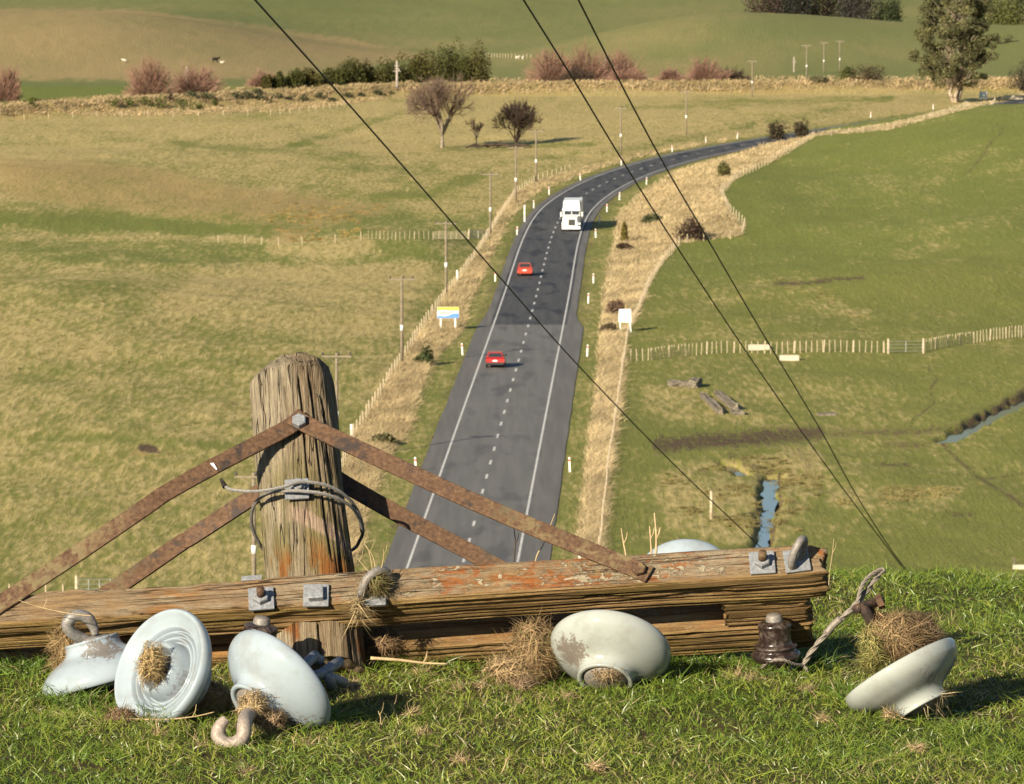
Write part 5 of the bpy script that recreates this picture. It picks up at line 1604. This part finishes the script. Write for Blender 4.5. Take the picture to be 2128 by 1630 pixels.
# pale scratch on the strap
p1 = L(443, 969, yp - .041)
flat = MB().hexa([p1 + Vector((-.006, -.0022, .006)), p1 + Vector((.001, -.0022, .007)), p1 + Vector((.009, -.0022, -.010)), p1 + Vector((.006, -.0022, -.010))], [p1 + Vector((-.006, .0, .006)), p1 + Vector((.001, .0, .007)), p1 + Vector((.009, .0, -.010)), p1 + Vector((.006, .0, -.010))])
flat.build('bird_dropping', M_WHITE, asm)

# ------------------------------------------------------------------ insulators
def cam_vec(r, u, t):
    return (Vector((1, 0, 0)) * r + Vector((0, SP, CP)) * u + Vector((0, -CP, SP)) * t).normalized()
SHELL = [(.0, .030), (.034, .030), (.038, .022), (.041, -.004), (.046, -.010), (.052, -.008), (.058, .006), (.062, .030), (.0645, .033), (.067, .025), (.070, .021), (.073, .025), (.0755, .032), (.078, .024), (.081, .018), (.084, .022), (.0865, .028), (.089, .021), (.092, .0155), (.096, .014), (.103, .010), (.110, .006), (.117, .001), (.122, -.001),
         (.1258, .002), (.1275, .008), (.1268, .016), (.1235, .025), (.117, .034), (.107, .043), (.096, .051), (.085, .057), (.075, .062), (.067, .067), (.0615, .073), (.0585, .080), (.0575, .087), (.0585, .091), (.057, .094), (.051, .094), (.048, .090), (.047, .080), (0, .080)]
def fine_prof(p, k=3):
    q = [Vector((a, b, 0)) for a, b in p]
    s_ = smooth_path(q, k)
    return [(max(v.x, 0), v.y) for v in s_]
SHELL_F = fine_prof(SHELL)
def insulator(px, py, axis, label, spec, sink=.012, Y=None, roll=0, cap=True):
    ax = cam_vec(*axis)
    q = ax.to_track_quat('Z', 'Y')
    low = min((q @ Vector((r * math.cos(a), r * math.sin(a), z))).z for r, z in SHELL for a in np.linspace(0, 6.28, 24))
    axx, az = ray(px, py)
    if Y is None:
        Y = (ZC - (ZG - low - sink)) / -float(az)
    p = at(px, py, Y)
    r = empty('insulator', p, label, 'insulator', None, q)
    mi = (Matrix.Translation(p) @ q.to_matrix().to_4x4()).inverted()
    mat = porcelain('porcelain', spec[0], tuple(mi @ at(spec[1], spec[2], Y + spec[3])), spec[4], spec[5])
    MB().lathe(SHELL_F, 72).build('porcelain_shell', mat, r, True)
    if cap:
        MB().lathe([(.046, .082), (.044, .092), (.036, .098), (.020, .101), (0, .102)], 28).build('cement_cap', M_GALV_D, r, True)
        MB().lathe([(.036, .028), (.030, .012), (.024, .008), (.012, .010), (.011, -.006), (.0, -.008)], 24).build('pin_socket', M_GALV_D, r, True)
    return r, (Matrix.Translation(p) @ q.to_matrix().to_4x4()).inverted(), Y
W_BLUE, W_CREAM = (.305, .355, .395), (.335, .352, .325)
iA, mA, yA = insulator(214, 1420, (-.26, .95, -.02), 'white insulator standing on its rim with a grey hook on top, by the crossarm', (W_BLUE, 215, 1358, -.05, 1.0, 1.0), .02)
iB, mB, yB = insulator(329, 1388, (.66, -.36, -.66), 'white insulator disc showing its ribbed underside stuffed with straw', (W_BLUE, 385, 1425, -.0, 2.0, .6), .015)
iC, mC, yC = insulator(589, 1412, (-.62, -.58, .50), 'white insulator leaning on its rim with a large hook lying in the grass', (W_BLUE, 640, 1492, -.03, 3.0, 1.0), .02)
iD, mD, yD = insulator(1270, 1340, (-.15, -.78, .60), 'cream white insulator lying neck down in front of the crossarm, mud splashed', (W_CREAM, 1192, 1350, -.05, 4.0, 1.0), .02)
iE, mE, yE = insulator(1425, 1212, (.0, -.50, .87), 'white insulator hidden behind the crossarm with only its rim showing', (W_BLUE, 1425, 1140, -.0, 5.0, .3), .0, 12.9)
iF, mF, yF = insulator(1868, 1390, (.48, -.85, .20), 'cream white insulator tipped on edge with a thick mat of dead roots', (W_CREAM, 1905, 1385, -.06, 6.0, .8), .025)

def hook(pts, Y, r, root, Minv, mat, name='hook'):
    W = [Minv @ at(px, py, Y + dy) for px, py, dy in pts]
    P = smooth_path(W, 6)
    m = len(P)
    rr = [r * (1.0 if k < m * .75 else 1.0 - .45 * ((k / m - .75) / .25) ** 1.5) for k in range(m)]
    rr[0] = r * .8
    MB().tube(P, rr, 14).build(name, mat, root, True)
M_HOOK_G = galv('grey_hook', (.23, .215, .20), .55, .7)
M_HOOK_P = galv('bleached_hook', (.34, .28, .235), .65, .6)
hook([(196, 1352, .0), (186, 1335, -.01), (163, 1324, -.02), (146, 1312, -.03), (140, 1297, -.035), (149, 1284, -.035), (167, 1279, -.03), (184, 1287, -.025), (194, 1303, -.02), (198, 1319, -.02)], yA, .0125, iA, mA, M_HOOK_G)
hook([(527, 1478, .06), (512, 1490, -.0), (508, 1505, -.07), (505, 1530, -.085), (489, 1545, -.09), (468, 1546, -.09), (454, 1530, -.085), (457, 1510, -.08), (470, 1494, -.075)], yC - .17, .0145, iC, mC, M_HOOK_P)
# fork on the far side of C
for pts in ([(618, 1396, .05), (640, 1376, .09), (655, 1362, .12)], [(630, 1412, .05), (668, 1400, .10), (708, 1374, .14)], [(668, 1400, .10), (696, 1412, .13), (716, 1420, .15)], [(650, 1366, .12), (668, 1374, .13)], [(680, 1398, .1), (690, 1430, .12)]):
    MB().tube([mC @ at(a, b, yC + c) for a, b, c in pts], .011, 10).build('clevis_prong', M_GALV, iC, True)
# printed mark on C's neck
nm = plain('blue_print', (.05, .07, .30), .4, .4)
for k in range(5):
    a = math.radians(-118 + k * 9)
    d = Vector((math.cos(a), math.sin(a), 0))
    q = (mC.to_3x3() @ Vector((0, 0, 1)))
    c = Vector((d.x * .0600, d.y * .0600, .082))
    e = d.cross(Vector((0, 0, 1)))
    w = .0026 if k % 2 else .0034
    MB().hexa([c - e * w - Vector((0, 0, .004)), c + e * w - Vector((0, 0, .004)), c + e * w * .6 + Vector((0, 0, .004)), c - e * w * .6 + Vector((0, 0, .003))], [v + d * .0012 for v in (c - e * w - Vector((0, 0, .004)), c + e * w - Vector((0, 0, .004)), c + e * w * .6 + Vector((0, 0, .004)), c - e * w * .6 + Vector((0, 0, .003)))]).build('printed_mark', nm, iC)
# rusty clevis on F
for pts, r in (([(1830, 1318, 0), (1812, 1295, -.01), (1800, 1272, -.02), (1786, 1262, -.02)], .011), ([(1822, 1300, .02), (1812, 1276, .02), (1800, 1258, .01)], .010), ([(1778, 1266, -.03), (1806, 1256, .0), (1832, 1250, .03)], .0095)):
    MB().tube([mF @ at(a, b, yF + c) for a, b, c in smooth_path(pts, 3)], r, 10).build('rusty_clevis', rust_mat('orange_rust'), iF, True)
MB().lathe([(0, 0), (.016, 0), (.016, .013), (0, .013)], 6, mF @ Matrix.Translation(at(1822, 1253, yF + .01)) @ Matrix.Rotation(1.2, 4, 'Y')).build('clevis_nut', M_RUST, iF)

# brown pin insulators
n = NT('brown_glaze', .18, .6)
f1 = n.noise(n.tc(), 60, 5, .7, .4)
n.fin(n.mix(n.smooth(f1, .45, .7), (.022, .014, .012), (.10, .075, .06)), rough=n.ramp(f1, [(.4, .15), (.7, .6)]))
M_BROWN = n.m
PIN = [(0, 0), (.030, 0), (.036, .004), (.037, .011), (.031, .017), (.030, .022), (.041, .028), (.050, .036), (.0525, .044), (.049, .050), (.043, .054), (.0435, .058), (.046, .061), (.045, .065), (.037, .068), (.0345, .074), (.0345, .100), (.036, .106), (.034, .112), (.024, .116), (.018, .117)]
def pin_ins(px, py, Y, lean, label, sink=.006):
    p = at(px, py, Y)
    p.z = float(zh(p.x, p.y)) - sink
    q = Euler(lean).to_quaternion()
    r = empty('pin_insulator', p, label, 'insulator', None, q)
    MB().lathe(fine_prof(PIN, 3), 48).build('glazed_body', M_BROWN, r, True)
    MB().lathe([(.018, .112), (.018, .124), (.0165, .128), (.015, .131), (.008, .133), (0, .133)], 24).build('steel_stud', M_GALV_D, r, True)
    return r
gY = 1.65 / -float(ray(1614, 1398)[1])
gI = pin_ins(1614, 1398, gY - .01, (rad(6), rad(-3), 0), 'dark brown glazed pin insulator standing at the end of the crossarm', .004)
gJ = pin_ins(528, 1400, 11.15, (rad(4), rad(8), 0), 'black glazed insulator top peeping out behind the leaning white one', -.03)

# twisted tie wire leading from the brown insulator
Yw = gY - .02
tw = empty('tie_wire', at(1690, 1352, Yw), 'twisted bundle of old tie wire ending in a loop', 'wire')
iw = Matrix.Translation(-tw.location)
wl = lambda a: [iw @ at(px, py, Yw + d) for px, py, d in a]
M_TIE = galv('old_tie_wire', (.22, .19, .155), .6, .7)
strand('twisted_length', wl([(1668, 1382, .0), (1688, 1352, .0), (1710, 1325, .0), (1728, 1304, .0), (1745, 1288, .0), (1765, 1270, .0), (1790, 1243, .01), (1812, 1212, .02), (1830, 1192, .03)]), .0066, M_TIE, tw, .085, 8, 3)
strand('loop', wl([(1830, 1192, .03), (1836, 1186, .03), (1831, 1184, .03), (1815, 1192, .02), (1800, 1205, .01), (1790, 1222, .0), (1784, 1244, -.01), (1779, 1262, -.012)]), .0052, M_TIE, tw, .05, 6, 4)
P_ = wl([(1716, 1319, .0), (1722, 1311, 0), (1732, 1299, .0), (1742, 1290, .0), (1747, 1286, 0)])
MB().tube(P_, .0082, 14).build('binding', M_TIE, tw, True)
strand('tail', wl([(1672, 1384, 0), (1650, 1381, -.03), (1630, 1373, -.045), (1608, 1372, -.045), (1590, 1380, -.03), (1584, 1388, -.02)]), .0045, M_TIE, tw, .03, 6, 3)
MB().tube(wl([(1668, 1384, 0), (1676, 1390, -.01), (1678, 1398, -.01)]), .004, 6).build('cut_end', M_TIE, tw)
# ------------------------------------------------------------------ lawn
rg = np.random.default_rng(99)
N = 250000
Yb = rg.uniform(9.3, 13.7, N)
Xb = rg.uniform(-1.0, 1.0, N) * (Yb * .105 + .55)
keep = Yb < ybrow(Xb) + .55
Xb, Yb = Xb[keep], Yb[keep]
N = len(Xb)
patch = fbm(Xb * 3.1, Yb * 1.6, 4, 201)
patch2 = fbm(Xb * 9, Yb * 5, 3, 205)
Lb = rg.uniform(.014, .040, N) * (.55 + .9 * patch2)
clump = fbm(Xb * 16, Yb * 16, 2, 207)
keep = rg.random(N) < (.15 + 1.35 * clump) * (.55 + .7 * fbm(Xb * 5, Yb * 3, 3, 211) / .5)
Xb, Yb, patch, patch2, Lb = Xb[keep], Yb[keep], patch[keep], patch2[keep], Lb[keep]
N = len(Xb)
Pb = np.stack([Xb, Yb, zh(Xb, Yb) - .003], 1)
Db = rg.normal(size=(N, 3)) * .55; Db[:, 2] = 1
Bb = rg.normal(size=(N, 3)) * .55; Bb[:, 2] = -np.abs(Bb[:, 2]) * .9
t = rg.random(N)
g = np.array([[.118, .180, .022]]) * rg.uniform(.6, 1.35, N)[:, None]
yg = np.array([[.215, .25, .038]]) * rg.uniform(.6, 1.25, N)[:, None]
st = np.array([[.33, .26, .13]]) * rg.uniform(.55, 1.25, N)[:, None]
dr = sstep(.38, .66, patch)
c = np.where((t < .26 + .30 * dr)[:, None], yg, g)
c = np.where((t > .982 - .14 * dr)[:, None], st, c)
M_LAWN = attr_mat('lawn_blades', .38, .45, .22)
tag(ribbons('turf_grass', Pb, Db, Lb, rg.uniform(.0016, .0034, N), Bb, M_LAWN, c, None, 3, 5), 'short green winter turf on the hilltop', 'grass', None, 'stuff')

# longer grass left ungrazed round the fallen pieces
spots = [(1150, 1400, 60, 9), (1330, 1402, 75, 10), (1230, 1412, 60, 6), (640, 1514, 50, 6), (690, 1500, 30, 8), (160, 1458, 70, 8), (330, 1494, 60, 4), (1790, 1450, 50, 7), (1900, 1452, 60, 7), (1610, 1398, 50, 6), (1450, 1375, 110, 8), (860, 1372, 110, 8), (700, 1372, 50, 7), (60, 1400, 70, 8), (1690, 1380, 50, 8), (1000, 1378, 90, 8)]
PX, PY = [], []
for px, py, sx, sy in spots:
    k = int(sx * 7)
    PX.append(rg.normal(px, sx * .6, k)); PY.append(rg.normal(py, sy, k))
PX, PY = np.concatenate(PX), np.concatenate(PY)
ax, az = ray(PX, PY)
Yt = (ZC - ZG) / -az
Pt = np.stack([ax * Yt, Yt, zh(ax * Yt, Yt) - .004], 1)
m = len(Pt)
Dt = rg.normal(size=(m, 3)) * .5; Dt[:, 2] = 1
Bt = rg.normal(size=(m, 3)) * .6; Bt[:, 2] = -np.abs(Bt[:, 2]) * .7
ct = np.where((rg.random(m) < .08)[:, None], np.array([[.33, .26, .13]]), np.array([[.100, .165, .022]]) * rg.uniform(.6, 1.4, m)[:, None])
tag(ribbons('tall_grass', Pt, Dt, rg.uniform(.03, .068, m), rg.uniform(.002, .004, m), Bt, M_LAWN, ct, None, 4, 8), 'longer green grass tufts around the insulators and crossarms', 'grass', None, 'stuff')

# ------------------------------------------------------------------ dead grass clumps
def straw(label, cx, cy, Y, rx, rz, n, seed, base=(.34, .245, .12), length=.03, ry=None, w=.0019, droop=.5, green=0.0, name='dead_grass'):
    n = int(n * 1.9)
    rg = np.random.default_rng(seed)
    c = at(cx, cy, Y)
    k = Y / FPX
    D0 = rg.normal(size=(n, 3)); D0 /= np.linalg.norm(D0, axis=1, keepdims=True)
    P = D0 * (rg.uniform(.3, 1, n) ** .4)[:, None] * np.array([rx * k, (ry or rx) * k, rz * k])[None]
    P *= (.5 + .95 * vnoise(D0[:, 0] * 4 + 9, D0[:, 2] * 4 + D0[:, 1] * 3, seed))[:, None]
    D = np.cross(D0, rg.normal(size=(n, 3))); D /= np.linalg.norm(D, axis=1, keepdims=True); D = D + D0 * .28 + rg.normal(size=(n, 3)) * .22
    D[:, 2] -= droop * .3
    B = rg.normal(size=(n, 3)) * .45 - D0 * .5; B[:, 2] -= droop * .3
    col = np.array(base)[None] * 1.3 * rg.uniform(.35, 1.25, n)[:, None]
    if green:
        gm = rg.random(n) < green
        col[gm] = np.array([.15, .16, .05])
    P = P + np.array(c[:])[None]
    P[:, 2] = np.maximum(P[:, 2], zh(P[:, 0], P[:, 1]))
    return tag(ribbons(name, P, D, rg.uniform(.4, 1.3, n) * length, np.full(n, w) * rg.uniform(.5, 1.2, n), B, M_STRAW, col, None, 3, seed), label, 'grass', None, 'stuff')
straw('dead grass and roots packed behind the hook of the standing insulator', 140, 1355, yA + .03, 26, 66, 2200, 31, (.26, .18, .085), .03)
straw('straw stuffed into the socket of the ribbed insulator', 315, 1378, yB - .045, 30, 44, 1100, 32, (.36, .26, .125), .018)
straw('small soil and root clod at the rim of the ribbed insulator', 252, 1487, yB - .08, 30, 14, 500, 33, (.20, .13, .075), .02)
straw('clump of dead straw between two white insulators', 440, 1455, yB + .12, 42, 38, 1500, 34, (.34, .25, .12), .035)
straw('straw tangled round the neck and hook of the leaning insulator', 525, 1470, yC - .115, 32, 34, 800, 35, (.38, .28, .15), .022)
straw('straw tangled round the neck and hook of the leaning insulator', 560, 1495, yC - .10, 36, 22, 600, 36, (.30, .21, .12), .022)
for o in bpy.data.objects:
    if o.get('label', '').startswith('straw tangled'): o['group'] = 'straw on the leaning insulator'
straw('big heap of dead grass and roots beside the lying insulator', 1112, 1352, yD + .02, 46, 62, 4200, 37, (.30, .205, .105), .035, 42, green=.06)
straw('low spread of dead grass at the foot of the heap', 1066, 1388, yD + .02, 56, 26, 1500, 38, (.34, .245, .13), .03)
straw('clod of pale roots lying in front of the heap', 1092, 1424, yD - .06, 30, 15, 420, 39, (.24, .165, .10), .022)
straw('straw filling the neck of the lying insulator', 1266, 1398, yD - .075, 36, 14, 420, 40, (.30, .22, .125), .02)
straw('thick cone of dead roots growing out of the tipped insulator', 1862, 1322, yF - .005, 62, 46, 5200, 41, (.27, .185, .095), .03, 52, green=.04)
straw('yellow green moss and grass on the flank of the root cone', 1815, 1352, yF - .035, 30, 56, 1500, 42, (.27, .24, .08), .022, 30, green=.25)
straw('thick cone of dead roots growing out of the tipped insulator', 1905, 1312, yF + .02, 50, 30, 2600, 43, (.20, .14, .08), .026, 44)
for o in bpy.data.objects:
    if o.get('label', '').startswith('thick cone'): o['group'] = 'root mat of the tipped insulator'
straw('wisp of straw under the neck of the tipped insulator', 1925, 1440, yF - .03, 36, 10, 160, 44, (.42, .33, .19), .04)
straw('dead grass tuft growing round the hook bolt of the crossarm', 782, 1212, 11.27, 26, 26, 420, 45, (.20, .15, .07), .03, 18, green=.15)
straw('dry roots hanging from the edge of the crossarm below the hook', 745, 1262, 11.24, 10, 26, 110, 46, (.34, .26, .14), .035, 8)
straw('dead grass caught in the gap beside the pole foot', 800, 1335, 11.45, 42, 22, 700, 47, (.20, .13, .07), .03)
straw('pale dry clod in the turf beyond the clevis', 735, 1425, 10.95, 14, 10, 160, 48, (.34, .25, .15), .02)
for i, (px, py, s) in enumerate([(330, 1540, 16), (872, 1408, 22), (958, 1440, 20), (855, 1490, 16), (1000, 1432, 16), (1075, 1468, 16), (1180, 1455, 18), (520, 1620, 14), (1560, 1420, 26), (1530, 1412, 22), (1675, 1440, 18), (880, 1535, 20), (1240, 1598, 14), (1850, 1490, 16), (1710, 1500, 14), (1905, 1560, 18), (960, 1585, 18), (640, 1555, 14), (420, 1560, 12)]):
    Y = 1.65 / -float(ray(px, py)[1])
    straw('small bleached tuft of dead grass scattered in the turf', px, py - 4, Y, s, s * .45, 150, 60 + i, (.36, .265, .145), .022)['group'] = 'dead tufts in the turf'

# single stalks
def stalk(label, pts, Y, r, mat=None, group=None):
    W = [at(a, b, Y + i * .004) for i, (a, b) in enumerate(pts)]
    r0 = empty('dry_stalk', W[0], label, 'stalk', group)
    P = [p - W[0] for p in smooth_path(W, 5)]
    MB().tube(P, [r * (1 - .6 * k / len(P)) for k in range(len(P))], 6).build('stem', mat or M_STALK, r0, True)
    k = len(P) * 2 // 3
    MB().tube([P[k], P[k] + Vector((.006, -.003, .012)), P[k] + Vector((.008, -.003, .026))], [r * .5, r * .4, r * .2], 5).build('side_shoot', mat or M_STALK, r0)
M_STALK = plain('dry_stalk', (.42, .31, .17), .8, .2, .25, 40)
M_STALK_D = plain('dark_stalk', (.06, .045, .03), .8, .2, .25, 40)
stalk('thick pale dry stalk standing behind the crossarm', [(1362, 1300), (1362, 1180), (1364, 1120), (1360, 1066)], 12.0, .0042)
stalk('short pale dry stalk leaning on the thick one', [(1352, 1300), (1354, 1170), (1352, 1120), (1350, 1094)], 12.03, .003)
stalk('pale dry stalk behind the rusty brace', [(1306, 1300), (1302, 1170), (1296, 1130), (1291, 1098)], 12.0, .003)
stalk('thin dark stalk standing in front of the road', [(1066, 1300), (1068, 1180), (1071, 1130), (1068, 1098)], 12.0, .0022, M_STALK_D)
stalk('thin brown stalk leaning beside the brace', [(1100, 1300), (1112, 1170), (1130, 1130), (1153, 1068)], 12.0, .0022, M_STALK)
stalk('thin straw standing at the end of the crossarm', [(1722, 1225), (1724, 1190), (1730, 1150), (1733, 1118)], 11.7, .0012)
stalk('long straw lying along the crossarm to the hook', [(190, 1280), (150, 1276), (90, 1264), (40, 1248)], 11.02, .0012)
stalk('long dry stem lying under the ribbed insulator', [(235, 1492), (330, 1496), (400, 1490), (445, 1480)], 10.62, .0022)
for i, (a, b) in enumerate([((820, 1490), (812, 1462)), ((790, 1508), (786, 1478)), ((1000, 1480), (1004, 1462)), ((610, 1560), (606, 1530)), ((1040, 1610), (1052, 1575))]):
    Y = 1.65 / -float(ray(*a)[1])
    stalk('short bleached stem standing up in the turf', [a, ((a[0] + b[0]) / 2 + 3, (a[1] + b[1]) / 2), b], Y, .0014, None, 'bleached stems in the turf')
stalk('twig lying across the turf before the pole foot', [(770, 1368), (830, 1372), (880, 1378), (930, 1380)], 11.3, .004)
# grass wisps on the hook bolt
for i, pts in enumerate([[(775, 1190), (768, 1150), (757, 1128), (762, 1118)], [(780, 1190), (776, 1160), (758, 1130)], [(790, 1190), (796, 1165), (797, 1142)], [(770, 1192), (752, 1172), (742, 1160)]]):
    stalk('fine dry wisp rising from the hook bolt tuft', pts, 11.26, .0011, None, 'wisps on the hook bolt')

# ------------------------------------------------------------------ power wires sweeping down into the valley
n = NT('wire_black_green', .55, .4)
M_CABLE = n.fin((.012, .020, .008))
def cable(label, pts, ya, yb, r):
    pts = np.array(pts, float)
    d = pts[1] - pts[0]; e = pts[-1] - pts[-2]
    full = [pts[0] - d * 2.2, pts[0] - d * 1.0] + list(pts) + [pts[-1] + e * .7]
    s_ = np.concatenate([[0], np.cumsum(np.hypot(*np.diff(np.array(full), axis=0).T))]); s_ /= s_[-1]
    W = [at(q[0], q[1], ya + (yb - ya) * t ** 1.25) for q, t in zip(full, s_)]
    o = MB().tube(smooth_path(W, 6), r, 8).build('power_wire', M_CABLE, None, True)
    tag(o, label, 'wire', 'power wires overhead')
cable('dark power wire crossing the road sign side, ending at the crossarm', [(530, 0), (680, 167), (850, 360), (1040, 578), (1200, 758), (1400, 965), (1580, 1137)], 15, 40, .0038)
cable('dark power wire, the upper of the close pair', [(1202, 0), (1300, 193), (1380, 342), (1450, 462), (1580, 685), (1700, 885), (1780, 1030), (1850, 1140), (1890, 1193)], 15, 40, .0038)
cable('dark power wire, the lower of the close pair', [(1088, 0), (1190, 163), (1290, 328), (1400, 503), (1560, 745), (1700, 945), (1800, 1080), (1885, 1192)], 16, 42, .0038)
